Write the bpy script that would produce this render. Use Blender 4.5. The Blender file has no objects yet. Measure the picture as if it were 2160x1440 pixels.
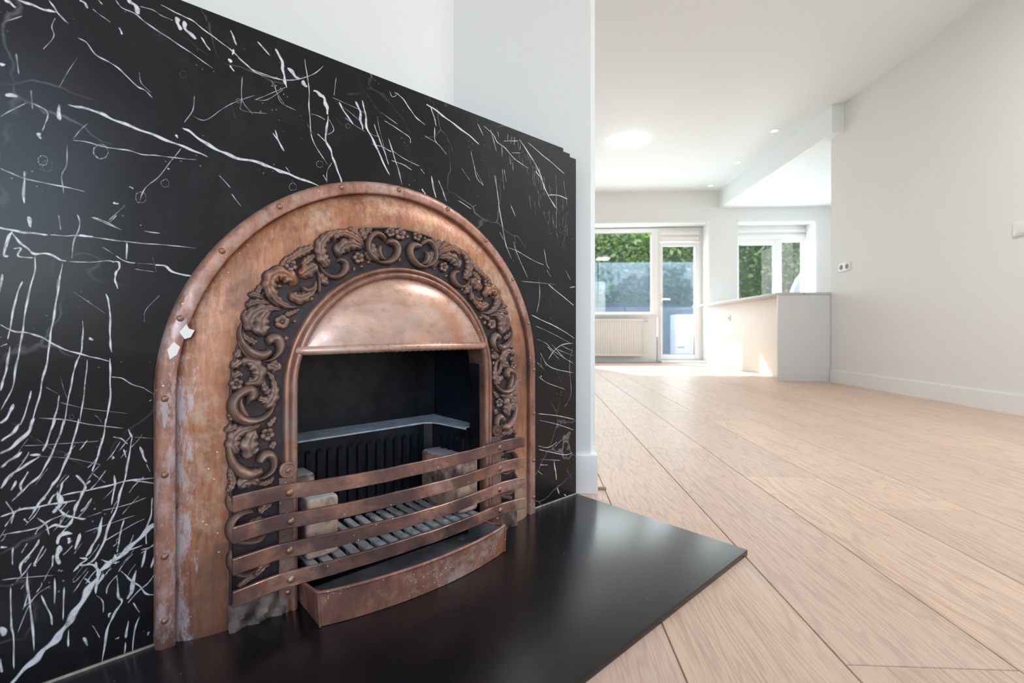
import bpy, bmesh, math, random
from mathutils import Vector, Matrix
from mathutils.geometry import tessellate_polygon
random.seed(7)
SC = bpy.context.scene
COL = SC.collection
A = math.atan(0.052)

# ------------------------------------------------------------------ camera
cam = bpy.data.cameras.new('camera'); cam_o = bpy.data.objects.new('camera', cam); COL.objects.link(cam_o)
cam.sensor_width = 36.0; cam.lens = 36.0 * 1000 / 2160; cam.shift_y = -24 / 2160
cam.clip_start = 0.02
cam_o.location = (0, 0, 0.5); cam_o.rotation_euler = (math.pi / 2, 0, A)
cam.dof.use_dof = True; cam.dof.focus_distance = 1.05; cam.dof.aperture_fstop = 4.5
SC.camera = cam_o

# ------------------------------------------------------------------ sky, sun, window daylight, exposure
w = bpy.data.worlds.new('sky'); SC.world = w; w.use_nodes = True
wn = w.node_tree.nodes; wl = w.node_tree.links
bg = wn['Background']
sky = wn.new('ShaderNodeTexSky'); sky.sky_type = 'NISHITA'; sky.sun_disc = False
sky.sun_elevation = math.radians(39); sky.sun_rotation = math.radians(-21); sky.air_density = 1.0; sky.dust_density = 1.5
wl.new(sky.outputs[0], bg.inputs[0]); bg.inputs[1].default_value = 0.45

sun = bpy.data.lights.new('sun', 'SUN'); sun.energy = 7.5; sun.angle = math.radians(0.6); sun.color = (1.0, 0.97, 0.93)
sun_o = bpy.data.objects.new('sun', sun); COL.objects.link(sun_o)
sun_o.rotation_euler = Vector((-0.38, 1.0, 0.87)).to_track_quat('Z', 'Y').to_euler()

HCL = 2.60
def area(name, loc, rot, sx, sy, e, col=(1, 1, 1)):
    l = bpy.data.lights.new(name, 'AREA'); l.shape = 'RECTANGLE'; l.size = sx; l.size_y = sy; l.energy = e; l.color = col
    o = bpy.data.objects.new(name, l); COL.objects.link(o); o.location = loc; o.rotation_euler = rot
    return o
# daylight entering through the two front windows behind the camera and the garden windows, plus two lights inside the room
area('front_window_daylight', (1.05, -2.28, 1.45), (math.radians(90), 0, 0), 2.9, 1.7, 20, (0.97, 0.98, 0.99))
area('garden_window_daylight', (1.25, 7.62, 1.2), (math.radians(-90), 0, 0), 2.4, 1.6, 37, (0.91, 0.96, 1.0))
area('kitchen_window_daylight', (3.66, 7.62, 1.5), (math.radians(-90), 0, 0), 0.9, 0.9, 16, (0.90, 0.98, 1.0))
area('near_fill_light', (1.9, 1.5, HCL - .06), (0, 0, 0), .34, .34, 26, (0.95, 0.98, 1.0))  # added lamp above the view, brightens the right wall and near floor
area('kitchen_side_light', (4.8, 5.6, 1.5), (math.radians(90), 0, math.radians(90)), 1.6, 1.4, 14, (0.97, 0.98, 1.0))  # area light inside the kitchen, before a wall without a window

SC.view_settings.view_transform = 'Standard'; SC.view_settings.look = 'None'
SC.view_settings.exposure = 0.68; SC.view_settings.gamma = 1.0; SC.view_settings.use_curve_mapping = False
SC.render.engine = 'CYCLES'
SC.cycles.use_denoising = True
SC.cycles.max_bounces = 10; SC.cycles.diffuse_bounces = 6; SC.cycles.glossy_bounces = 5
SC.cycles.transparent_max_bounces = 24; SC.cycles.transmission_bounces = 8
SC.cycles.sample_clamp_indirect = 6.0; SC.cycles.caustics_reflective = False; SC.cycles.caustics_refractive = False
SC.cycles.blur_glossy = 0.5

# ------------------------------------------------------------------ material helpers
class NT:
    def __init__(s, name):
        s.m = bpy.data.materials.new(name); s.m.use_nodes = True
        s.n = s.m.node_tree.nodes; s.l = s.m.node_tree.links
        s.b = s.n['Principled BSDF']; s.out = s.n['Material Output']
    def add(s, t, **k):
        n = s.n.new(t)
        for a, v in k.items(): setattr(n, a, v)
        return n
    def link(s, a, b): s.l.new(a, b)
    def set(s, **k):
        for a, v in k.items():
            i = s.b.inputs[a.replace('_', ' ')]
            i.default_value = (*v, 1) if isinstance(v, tuple) and len(v) == 3 else v
        return s
    def coord(s, kind='Object', scale=(1, 1, 1), loc=(0, 0, 0), rand=0):
        tc = s.add('ShaderNodeTexCoord'); mp = s.add('ShaderNodeMapping')
        mp.inputs['Scale'].default_value = scale; mp.inputs['Location'].default_value = loc
        src = tc.outputs[kind]
        if rand:
            oi = s.add('ShaderNodeObjectInfo'); mu = s.add('ShaderNodeMath', operation='MULTIPLY'); mu.inputs[1].default_value = rand
            s.link(oi.outputs['Random'], mu.inputs[0]); cb = s.add('ShaderNodeCombineXYZ')
            for i in range(3): s.link(mu.outputs[0], cb.inputs[i])
            va = s.add('ShaderNodeVectorMath', operation='ADD'); s.link(src, va.inputs[0]); s.link(cb.outputs[0], va.inputs[1]); src = va.outputs[0]
        s.link(src, mp.inputs[0]); return mp.outputs[0]
    def noise(s, vec, scale, detail=4, rough=.55, dist=0):
        n = s.add('ShaderNodeTexNoise'); s.link(vec, n.inputs['Vector'])
        n.inputs['Scale'].default_value = scale; n.inputs['Detail'].default_value = detail
        n.inputs['Roughness'].default_value = rough; n.inputs['Distortion'].default_value = dist
        return n.outputs['Fac']
    def ramp(s, fac, stops, interp='LINEAR'):
        r = s.add('ShaderNodeValToRGB'); r.color_ramp.interpolation = interp; e = r.color_ramp.elements
        while len(e) < len(stops): e.new(.5)
        for el, (p, c) in zip(e, stops):
            el.position = p; el.color = (*c, 1) if isinstance(c, tuple) else (c, c, c, 1)
        s.link(fac, r.inputs[0]); return r.outputs[0]
    def mix(s, fac, a, b, mode='MIX'):
        m = s.add('ShaderNodeMix', data_type='RGBA', blend_type=mode)
        for sock, v in ((m.inputs[0], fac), (m.inputs[6], a), (m.inputs[7], b)):
            if hasattr(v, 'is_output') or isinstance(v, bpy.types.NodeSocket): s.link(v, sock)
            else: sock.default_value = (*v, 1) if isinstance(v, tuple) else v
        return m.outputs[2]
    def math(s, op, a, b=None, c=None):
        m = s.add('ShaderNodeMath', operation=op)
        for i, v in enumerate((a, b, c)):
            if v is None: continue
            if isinstance(v, bpy.types.NodeSocket): s.link(v, m.inputs[i])
            else: m.inputs[i].default_value = v
        return m.outputs[0]
    def bump(s, h, strength=.3, dist=.002):
        b = s.add('ShaderNodeBump'); b.inputs['Strength'].default_value = strength; b.inputs['Distance'].default_value = dist
        s.link(h, b.inputs['Height']); s.link(b.outputs[0], s.b.inputs['Normal']); return s

def plain(name, col, rough=.5, metal=0.0, nz=0.0, scale=8, bump=0, **k):
    t = NT(name).set(Base_Color=col, Roughness=rough, Metallic=metal, **k)
    if nz:
        f = t.noise(t.coord(), scale, 5)
        c = t.ramp(f, [(.3, tuple(x * (1 - nz) for x in col)), (.7, tuple(min(1, x * (1 + nz)) for x in col))])
        t.link(c, t.b.inputs['Base Color'])
        if bump: t.bump(f, bump)
    return t.m

def copper(name, base, dark, haze, haze_amt=.5, metal=.55, rough=.42, streak=(6, 6, 1.5), darkpos=.35, left_oxide_sheen=0, splash=0, fine=.55, gain=9.0, hmul=3.2, attr=False, specks=True, bumpd=.0012):
    t = NT(name); c = t.coord(); cs = t.coord(scale=streak)
    n1 = t.noise(cs, 9, 6, .65, .6); n2 = t.noise(c, 4.5, 5, .6, .4); n3 = t.noise(c, 55, 4, .7)
    col = t.ramp(n1, [(.25, dark), (.5, base), (.75, tuple(min(1, x * 1.45) for x in base))])
    col = t.mix(t.ramp(n2, [(darkpos, 1.0), (darkpos + .16, 0.0)]), col, tuple(x * .75 + .01 for x in dark))
    hz = t.ramp(t.math('ADD', n2, t.math('MULTIPLY', t.math('SUBTRACT', n3, .5), fine)), [(.52, 0.0), (.70, haze_amt)])
    col = t.mix(hz, col, haze)
    # orange rust blooms
    n4 = t.noise(t.coord(loc=(3, 1, 2)), 7, 3, .5)
    col = t.mix(t.ramp(n4, [(.60, 0.0), (.72, .6)]), col, (.42, .15, .055))
    if left_oxide_sheen:
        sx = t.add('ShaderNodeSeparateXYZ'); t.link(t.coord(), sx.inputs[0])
        g = t.math('MULTIPLY', t.math('SUBTRACT', -0.353, sx.outputs[0]), gain)   # wear and painted reflected highlight along the left flank
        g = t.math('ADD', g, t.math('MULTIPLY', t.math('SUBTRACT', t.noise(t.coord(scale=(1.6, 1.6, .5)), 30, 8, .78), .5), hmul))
        g2 = t.ramp(g, [(.35, 0.0), (.75, left_oxide_sheen)])
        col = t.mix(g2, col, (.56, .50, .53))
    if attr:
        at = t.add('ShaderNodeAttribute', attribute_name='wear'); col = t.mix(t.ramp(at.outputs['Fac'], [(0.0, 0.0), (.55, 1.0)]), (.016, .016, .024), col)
    if specks:
        vo = t.add('ShaderNodeTexVoronoi'); t.link(t.coord(), vo.inputs['Vector']); vo.inputs['Scale'].default_value = 75
        sp = t.math('MULTIPLY', t.math('LESS_THAN', vo.outputs['Distance'], .09), t.math('GREATER_THAN', t.noise(c, 14, 2), .56))
        col = t.mix(sp, col, (.72, .68, .64))
    if splash:
        v2 = t.add('ShaderNodeTexVoronoi'); t.link(t.coord(), v2.inputs['Vector']); v2.inputs['Scale'].default_value = 210
        s2 = t.math('MULTIPLY', t.math('LESS_THAN', t.math('ADD', v2.outputs['Distance'], t.math('MULTIPLY', n3, .3)), .34), t.math('GREATER_THAN', t.noise(t.coord(loc=(1, 4, 2)), 16, 4, .7), splash))
        col = t.mix(s2, col, (.74, .70, .66))
    t.link(col, t.b.inputs['Base Color'])
    t.set(Metallic=metal)
    t.link(t.ramp(n3, [(.3, rough - .10), (.7, rough + .16)]), t.b.inputs['Roughness'])
    t.bump(t.math('ADD', t.math('MULTIPLY', n3, .6), n1), .35, bumpd)
    return t.m

M = {}
def wallm(name, col, r=.55):
    t = NT(name).set(Base_Color=col, Roughness=r)
    t.bump(t.noise(t.coord(), 260, 3), .05, .001); return t.m
M['wall'] = wallm('painted_wall', (.765, .772, .762))
M['ceiling'] = wallm('painted_ceiling', (.835, .893, .90))
M['trim'] = plain('white_trim', (.80, .81, .79), .35)
M['frame'] = plain('window_frame_white', (.84, .84, .83), .3)
M['panel'] = plain('grey_white_panel', (.62, .62, .61), .35)
M['sidepanel'] = plain('cream_side_panel', (.80, .77, .74), .45)
M['counter'] = plain('counter_stone', (.50, .505, .51), .25, nz=.06, scale=30)
M['plastic'] = plain('white_plastic', (.80, .79, .77), .25)
M['darkplastic'] = plain('socket_hole', (.12, .11, .11), .4)
M['radiator'] = plain('radiator_enamel', (.80, .79, .77), .35)
M['chrome'] = plain('handle_metal', (.75, .75, .74), .25, 1.0)
M['rubber'] = plain('black_gasket', (.015, .016, .018), .5)

t = NT('clear_glass'); t.set(Base_Color=(1, 1, 1), Roughness=0.0, IOR=1.45)
g = t.add('ShaderNodeBsdfGlossy'); g.inputs['Roughness'].default_value = .02
tr = t.add('ShaderNodeBsdfTransparent'); tr.inputs[0].default_value = (.96, .98, .97, 1)
mx = t.add('ShaderNodeMixShader'); mx.inputs[0].default_value = .05
t.link(tr.outputs[0], mx.inputs[1]); t.link(g.outputs[0], mx.inputs[2]); t.link(mx.outputs[0], t.out.inputs[0]); M['glass'] = t.m
t = NT('hazy_screen_glass')
g = t.add('ShaderNodeBsdfTranslucent'); g.inputs[0].default_value = (.62, .78, .95, 1)
d = t.add('ShaderNodeBsdfDiffuse'); d.inputs[0].default_value = (.62, .74, .88, 1)
a = t.add('ShaderNodeMixShader'); t.link(g.outputs[0], a.inputs[1]); t.link(d.outputs[0], a.inputs[2])
tr = t.add('ShaderNodeBsdfTransparent'); tr.inputs[0].default_value = (.86, .93, 1.0, 1)
mx = t.add('ShaderNodeMixShader')
t.link(t.ramp(t.noise(t.coord(scale=(1, 1, .35)), 3, 4), [(.3, .80), (.7, .92)]), mx.inputs[0])
t.link(a.outputs[0], mx.inputs[1]); t.link(tr.outputs[0], mx.inputs[2]); t.link(mx.outputs[0], t.out.inputs[0]); M['screen'] = t.m

# oak plank: grain from contour lines of stretched noise, offset per plank
t = NT('oak_plank')
c = t.coord('Object', (1, 1, 1), rand=37.0)
mp = t.add('ShaderNodeMapping'); t.link(c, mp.inputs[0]); mp.inputs['Scale'].default_value = (5.0, .62, 1)
n = t.noise(mp.outputs[0], 1.5, 3, .5, .25)
rings = t.math('SINE', t.math('MULTIPLY', n, 125))
mp2 = t.add('ShaderNodeMapping'); t.link(c, mp2.inputs[0]); mp2.inputs['Scale'].default_value = (95, 2.6, 1)
fib = t.noise(mp2.outputs[0], 4, 4, .7)
mp3 = t.add('ShaderNodeMapping'); t.link(c, mp3.inputs[0]); mp3.inputs['Scale'].default_value = (9, .9, 1)
stn = t.noise(mp3.outputs[0], 1.2, 4, .6, .5)
oi = t.add('ShaderNodeObjectInfo')
base = t.ramp(oi.outputs['Random'], [(0.0, (.66, .455, .335)), (.35, (.60, .43, .34)), (.7, (.70, .49, .355)), (1.0, (.58, .415, .33))])
col = t.mix(t.ramp(rings, [(.45, 0.0), (.98, .42)]), base, (.38, .255, .20))
col = t.mix(t.ramp(fib, [(.36, .65), (.53, 0.0)]), col, (.38, .26, .205))
col = t.mix(t.ramp(stn, [(.57, 0.0), (.74, .55)]), col, (.36, .30, .28))
col = t.mix(t.ramp(t.noise(mp3.outputs[0], .5, 2), [(.4, 0.0), (.7, .25)]), col, (.74, .585, .48))
t.link(col, t.b.inputs['Base Color'])
t.link(t.ramp(fib, [(.3, .46), (.7, .36)]), t.b.inputs['Roughness'])
t.bump(t.math('ADD', fib, t.math('MULTIPLY', rings, .15)), .12, .0008); M['oak'] = t.m
M['subfloor'] = plain('dark_joint', (.22, .15, .11), .8)

# black marble
def marble(name, rough):
    t = NT(name); c = t.coord()
    cl = t.noise(c, 5, 6, .65, .5)
    col = t.ramp(cl, [(.35, (.0045, .0042, .0055)), (.55, (.008, .0072, .0085)), (.75, (.016, .016, .019))])
    v = t.add('ShaderNodeTexVoronoi', feature='DISTANCE_TO_EDGE'); v.inputs['Scale'].default_value = 7.0
    nz = t.add('ShaderNodeTexNoise'); nz.inputs['Scale'].default_value = 3.0; nz.inputs['Detail'].default_value = 5; t.link(c, nz.inputs['Vector'])
    mm = t.add('ShaderNodeMix', data_type='VECTOR'); mm.inputs[0].default_value = .22; t.link(c, mm.inputs[4]); t.link(nz.outputs['Color'], mm.inputs[5])
    t.link(mm.outputs[1], v.inputs['Vector'])
    hair = t.math('MULTIPLY', t.ramp(v.outputs['Distance'], [(0.0, 1.0), (.012, 0.0)]), t.ramp(t.noise(c, 3.3, 4, .6), [(.50, 0.0), (.68, .38)]))
    col = t.mix(hair, col, (.50, .50, .52))
    vs = t.add('ShaderNodeTexVoronoi'); vs.inputs['Scale'].default_value = 95; t.link(c, vs.inputs['Vector'])
    sp = t.math('MULTIPLY', t.math('LESS_THAN', vs.outputs['Distance'], .12), t.ramp(t.noise(c, 11, 3), [(.56, 0.0), (.66, .55)]))
    col = t.mix(sp, col, (.45, .46, .48))
    t.link(col, t.b.inputs['Base Color'])
    t.link(t.ramp(cl, [(.3, rough), (.7, rough + .07)]), t.b.inputs['Roughness']); t.b.inputs['Specular IOR Level'].default_value = .30
    return t.m
M['marble'] = marble('black_marble', .20)
t = NT('calcite_vein'); at = t.add('ShaderNodeAttribute', attribute_name='wear')
nn = t.noise(t.coord(), 140, 4, .7); n2 = t.noise(t.coord(), 34, 3, .6)
f = t.math('MULTIPLY', t.ramp(at.outputs['Fac'], [(.05, 0.0), (.55, 1.0)]), t.ramp(t.math('ADD', t.math('MULTIPLY', nn, .5), t.math('MULTIPLY', n2, .5)), [(.36, .35), (.50, 1.0)]))
t.link(f, t.b.inputs['Alpha']); t.set(Base_Color=(.66, .67, .71), Roughness=.25); M['vein'] = t.m
t = NT('honed_black_hearth'); n = t.noise(t.coord(), 30, 5, .7)
vs = t.add('ShaderNodeTexVoronoi'); vs.inputs['Scale'].default_value = 40; t.link(t.coord(), vs.inputs['Vector'])
sp = t.math('MULTIPLY', t.math('LESS_THAN', vs.outputs['Distance'], .035), t.math('GREATER_THAN', t.noise(t.coord(), 5, 2), .55))
t.link(t.mix(sp, t.ramp(n, [(.3, (.0045, .0045, .006)), (.7, (.0075, .0075, .0095))]), (.35, .35, .36)), t.b.inputs['Base Color'])
t.link(t.ramp(n, [(.3, .255), (.7, .27)]), t.b.inputs['Roughness']); t.b.inputs['Specular IOR Level'].default_value = .42; M['hearth'] = t.m
M['grout'] = plain('pale_grout', (.42, .38, .32), .8, nz=.4, scale=60)

M['rim'] = copper('copper_rim', (.36, .175, .12), (.17, .085, .07), (.56, .44, .42), .6, .35, .36, left_oxide_sheen=.55, gain=9, hmul=6)
M['panel_c'] = copper('copper_panel', (.38, .170, .092), (.20, .088, .058), (.56, .42, .32), .7, .4, .38, streak=(14, 14, 1.6), left_oxide_sheen=.85, gain=24, hmul=4.0)
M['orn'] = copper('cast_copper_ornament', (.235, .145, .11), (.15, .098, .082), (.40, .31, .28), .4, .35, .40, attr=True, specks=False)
M['ornground'] = plain('sooted_ground', (.040, .030, .034), .55, .2, nz=.6, scale=40, bump=.4)
M['mould'] = copper('copper_moulding', (.32, .17, .12), (.14, .075, .06), (.46, .38, .36), .4, .55, .36)
M['hood'] = copper('copper_hood', (.52, .32, .245), (.34, .20, .155), (.68, .55, .50), .75, .5, .30, streak=(1.5, 1.5, 3), darkpos=.12, bumpd=.0005, fine=.12)
M['upright'] = copper('hammered_upright', (.22, .125, .095), (.10, .06, .055), (.40, .32, .30), .4, .4, .42, streak=(40, 40, 40), bumpd=.004)
M['strap'] = copper('copper_strap', (.38, .19, .135), (.15, .085, .08), (.55, .45, .41), .5, .4, .34, streak=(2.5, 2.5, 6), darkpos=.42)
M['pan'] = copper('copper_tray', splash=.60, base=(.31, .14, .10), dark=(.15, .075, .06), haze=(.60, .52, .46), haze_amt=.6, metal=.35, rough=.42, streak=(4, 4, 2))
M['rivet'] = copper('copper_rivet', (.36, .20, .13), (.20, .10, .07), (.6, .55, .5), .4, .7, .35, specks=False)
M['soot'] = plain('sooty_iron', (.011, .012, .015), .42, .3, nz=.9, scale=18, bump=.5)
M['soot2'] = plain('blue_black_iron', (.006, .012, .022), .38, .3, nz=.5, scale=12, bump=.3)
M['paninside'] = plain('tray_inside', (.23, .225, .235), .36, .15, nz=.5, scale=14, bump=.2)
M['ledge'] = plain('ash_grey_ledge', (.50, .56, .62), .75, 0, nz=.25, scale=45, bump=.6)
t = NT('ash_grey_bar'); n = t.noise(t.coord(), 26, 5, .65)
t.link(t.ramp(n, [(.3, (.28, .26, .25)), (.5, (.52, .52, .53)), (.7, (.68, .72, .77))]), t.b.inputs['Base Color']); t.set(Roughness=.6, Metallic=.15); t.bump(n, .4, .001); M['bar'] = t.m
t = NT('fire_brick'); n = t.noise(t.coord(), 22, 6, .7); n2 = t.noise(t.coord(loc=(5, 2, 1)), 13, 6, .65)
col = t.ramp(n, [(.3, (.38, .26, .19)), (.55, (.62, .43, .31)), (.75, (.70, .60, .52))])
col = t.mix(t.ramp(n2, [(.46, 0.0), (.60, .85)]), col, (.045, .031, .038))
sx = t.add('ShaderNodeSeparateXYZ'); ge = t.add('ShaderNodeNewGeometry'); t.link(ge.outputs['Normal'], sx.inputs[0])
col = t.mix(t.ramp(t.math('MULTIPLY', sx.outputs[2], n), [(.30, 0.0), (.42, .85)]), col, (.55, .57, .60))   # ash lies on the upward faces
t.link(col, t.b.inputs['Base Color']); t.set(Roughness=.85); t.bump(n, .6, .003); M['brick'] = t.m
M['ash'] = plain('white_paint_chip', (.82, .82, .80), .6)
M['base'] = plain('corroded_foot', (.11, .080, .068), .55, .3, nz=.7, scale=38, bump=.8)

M['concrete'] = plain('garden_concrete', (.34, .34, .33), .9, nz=.25, scale=4)
M['paving'] = plain('garden_paving', (.30, .31, .31), .9, nz=.25, scale=3)
M['bark'] = plain('bark', (.10, .075, .055), .9, nz=.4, scale=20)
M['box'] = plain('white_metal_box', (.85, .86, .86), .4)
M['paleplastic'] = plain('pale_grey_plastic', (.26, .29, .31), .5)
M['dark'] = plain('dark_cap', (.07, .07, .07), .8)
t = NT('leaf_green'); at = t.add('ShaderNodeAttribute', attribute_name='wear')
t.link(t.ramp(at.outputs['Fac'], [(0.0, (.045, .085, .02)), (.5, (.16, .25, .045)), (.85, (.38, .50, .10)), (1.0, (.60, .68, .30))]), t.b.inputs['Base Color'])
t.set(Roughness=.45); tl = t.add('ShaderNodeBsdfTranslucent'); tl.inputs[0].default_value = (.22, .42, .05, 1)
mx = t.add('ShaderNodeMixShader'); mx.inputs[0].default_value = .35
t.link(t.b.outputs[0], mx.inputs[1]); t.link(tl.outputs[0], mx.inputs[2]); t.link(mx.outputs[0], t.out.inputs[0]); M['leaf'] = t.m
def emis(name, c, e):
    t = NT(name).set(Base_Color=(.9, .9, .9)); t.b.inputs['Emission Color'].default_value = (*c, 1); t.b.inputs['Emission Strength'].default_value = e; return t.m
M['lamp'] = emis('lit_diffuser', (1, .98, .95), 2.2)

# ------------------------------------------------------------------ mesh helpers
def xf(loc=(0, 0, 0), rz=0.0): return Matrix.Translation(Vector(loc)) @ Matrix.Rotation(rz, 4, 'Z')
class MB:
    """collects verts / faces, builds ONE object"""
    def __init__(s): s.v = []; s.f = []; s.mi = []; s.w = {}
    def add(s, vs, fs, mi=0, wear=None):
        o = len(s.v); s.v += [tuple(v) for v in vs]; s.f += [tuple(i + o for i in f) for f in fs]; s.mi += [mi] * len(fs)
        if wear is not None:
            for i, x in enumerate(wear): s.w[o + i] = x
        return s
    def box(s, x0, x1, y0, y1, z0, z1, mi=0, bev=0.0):
        if bev <= 0:
            vs = [(x, y, z) for z in (z0, z1) for y in (y0, y1) for x in (x0, x1)]
            return s.add(vs, [(0, 2, 3, 1), (4, 5, 7, 6), (0, 1, 5, 4), (2, 6, 7, 3), (0, 4, 6, 2), (1, 3, 7, 5)], mi)
        bm = bmesh.new(); bmesh.ops.create_cube(bm, size=1)
        for v in bm.verts: v.co = ((x0 + x1) / 2 + v.co.x * (x1 - x0), (y0 + y1) / 2 + v.co.y * (y1 - y0), (z0 + z1) / 2 + v.co.z * (z1 - z0))
        bmesh.ops.bevel(bm, geom=bm.edges[:], offset=bev, segments=2, affect='EDGES', profile=.6)
        s.frombm(bm, mi); return s
    def frombm(s, bm, mi=0, mat=None):
        bm.verts.index_update(); vs = [(mat @ v.co) if mat else v.co.copy() for v in bm.verts]; fs = [[v.index for v in f.verts] for f in bm.faces]
        s.add(vs, fs, mi); bm.free()
    def grid(s, rows, mi=0, closed=False, wear=None):
        n = len(rows[0]); vs = [p for r in rows for p in r]; fs = []
        for i in range(len(rows) - 1):
            for j in range(n if closed else n - 1):
                k = (j + 1) % n; fs.append((i * n + j, i * n + k, (i + 1) * n + k, (i + 1) * n + j))
        return s.add(vs, fs, mi, wear)
    def tube(s, pts, r, seg=8, mi=0, caps=True):
        pts = [Vector(p) for p in pts]; rows = []
        for i, p in enumerate(pts):
            d = (pts[min(i + 1, len(pts) - 1)] - pts[max(i - 1, 0)]).normalized()
            u = d.orthogonal().normalized() if abs(d.z) > .95 else d.cross(Vector((0, 0, 1))).normalized(); v = d.cross(u)
            rr = r[i] if isinstance(r, (list, tuple)) else r
            rows.append([p + (u * math.cos(a) + v * math.sin(a)) * rr for a in (2 * math.pi * k / seg for k in range(seg))])
        s.grid(rows, mi, closed=True)
        if caps:
            o = len(s.v) - len(rows) * seg
            s.f.append(tuple(range(o, o + seg))[::-1]); s.f.append(tuple(range(len(s.v) - seg, len(s.v)))); s.mi += [mi, mi]
        return s
    def disc(s, c, r, h, axis='z', seg=24, mi=0, r2=None):
        c = Vector(c); ax = {'x': Vector((1, 0, 0)), 'y': Vector((0, 1, 0)), 'z': Vector((0, 0, 1))}[axis]
        u = ax.orthogonal().normalized(); v = ax.cross(u); r2 = r if r2 is None else r2; rows = []
        for k, (hh, rr) in enumerate(((0, r), (h, r2))): rows.append([c + ax * hh + (u * math.cos(a) + v * math.sin(a)) * rr for a in (2 * math.pi * q / seg for q in range(seg))])
        o = len(s.v); s.grid(rows, mi, closed=True); s.f += [tuple(range(o, o + seg))[::-1], tuple(range(o + seg, o + 2 * seg))]; s.mi += [mi, mi]; return s
    def dome(s, c, r, h, axis=(0, -1, 0), seg=12, rings=4, mi=0):
        c = Vector(c); ax = Vector(axis).normalized(); u = ax.orthogonal().normalized(); v = ax.cross(u); rows = []
        for i in range(rings + 1):
            a = math.pi / 2 * i / rings; rows.append([c + ax * h * math.sin(a) + (u * math.cos(b) + v * math.sin(b)) * max(r * math.cos(a), r * .02) for b in (2 * math.pi * q / seg for q in range(seg))])
        s.grid(rows, mi, closed=True); s.f.append(tuple(range(len(s.v) - seg, len(s.v)))); s.mi.append(mi); return s
    def prism(s, poly, a0, a1, axis='y', mi=0):
        """closed 2D polygon extruded along an axis; poly in the two other axes"""
        n = len(poly)
        def P(p, a): return {'y': (p[0], a, p[1]), 'x': (a, p[0], p[1]), 'z': (p[0], p[1], a)}[axis]
        tri = tessellate_polygon([[Vector((p[0], p[1], 0)) for p in poly]])
        vs = [P(p, a0) for p in poly] + [P(p, a1) for p in poly]
        fs = [tuple(t_) for t_ in tri] + [tuple(i + n for i in t_)[::-1] for t_ in tri] + [(i, (i + 1) % n, (i + 1) % n + n, i + n) for i in range(n)]
        return s.add(vs, fs, mi)
    def build(s, name, mats, parent=None, off=(0, 0, 0), smooth=True, angle=40, fix=True):
        me = bpy.data.meshes.new(name); ox, oy, oz = off
        me.from_pydata([(x - ox, y - oy, z - oz) for x, y, z in s.v], [], s.f)
        if not isinstance(mats, (list, tuple)): mats = [mats]
        for m in mats: me.materials.append(m)
        me.polygons.foreach_set('material_index', s.mi)
        if s.w:
            at = me.attributes.new('wear', 'FLOAT', 'POINT'); at.data.foreach_set('value', [s.w.get(i, 1.0) for i in range(len(s.v))])
        me.update(); me.validate()
        if fix:
            bm = bmesh.new(); bm.from_mesh(me); bmesh.ops.recalc_face_normals(bm, faces=bm.faces)
            if smooth:
                for f in bm.faces: f.smooth = True
                for e in bm.edges:
                    e.smooth = len(e.link_faces) == 2 and e.calc_face_angle(0) < math.radians(angle)
            bm.to_mesh(me); bm.free()
        elif smooth: me.polygons.foreach_set('use_smooth', [True] * len(me.polygons))
        o = bpy.data.objects.new(name, me); COL.objects.link(o)
        if parent: o.parent = parent
        return o
def tag(o, label=None, cat=None, group=None, kind=None):
    for k, v in (('label', label), ('category', cat), ('group', group), ('kind', kind)):
        if v: o[k] = v
    return o
def empty(name, loc, rz, label, cat, group=None):
    o = bpy.data.objects.new(name, None); COL.objects.link(o); o.location = loc; o.rotation_euler = (0, 0, rz); o.empty_display_size = .05
    return tag(o, label, cat, group)
def struct(mb, name, mat, parent=None, **k):
    o = mb.build(name, mat, parent, **k)
    if not parent: o['kind'] = 'structure'
    return o

# fireplace frame: x right along the marble, y into the wall (face at y = 0), z up
U = Vector((.7393, .6734)); P0 = Vector((.191, 1.416)); O2 = P0 - U * .6
def room(c): return Vector((c[0] * math.cos(A) - c[1] * math.sin(A), c[0] * math.sin(A) + c[1] * math.cos(A)))
FR = math.atan2(.6734, .7393) + A
FO = room(O2)
FM = xf((FO.x, FO.y, 0), FR)
def fp_thing(name, off, label, cat, group=None):
    p = FM @ Vector(off); return empty(name, p, FR, label, cat, group)
def fp_place(o, off):
    o.location = FM @ Vector(off); o.rotation_euler = (0, 0, FR); return o
HZ = .012   # top of the hearth slab
SP = .395   # height of the arch centre

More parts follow.
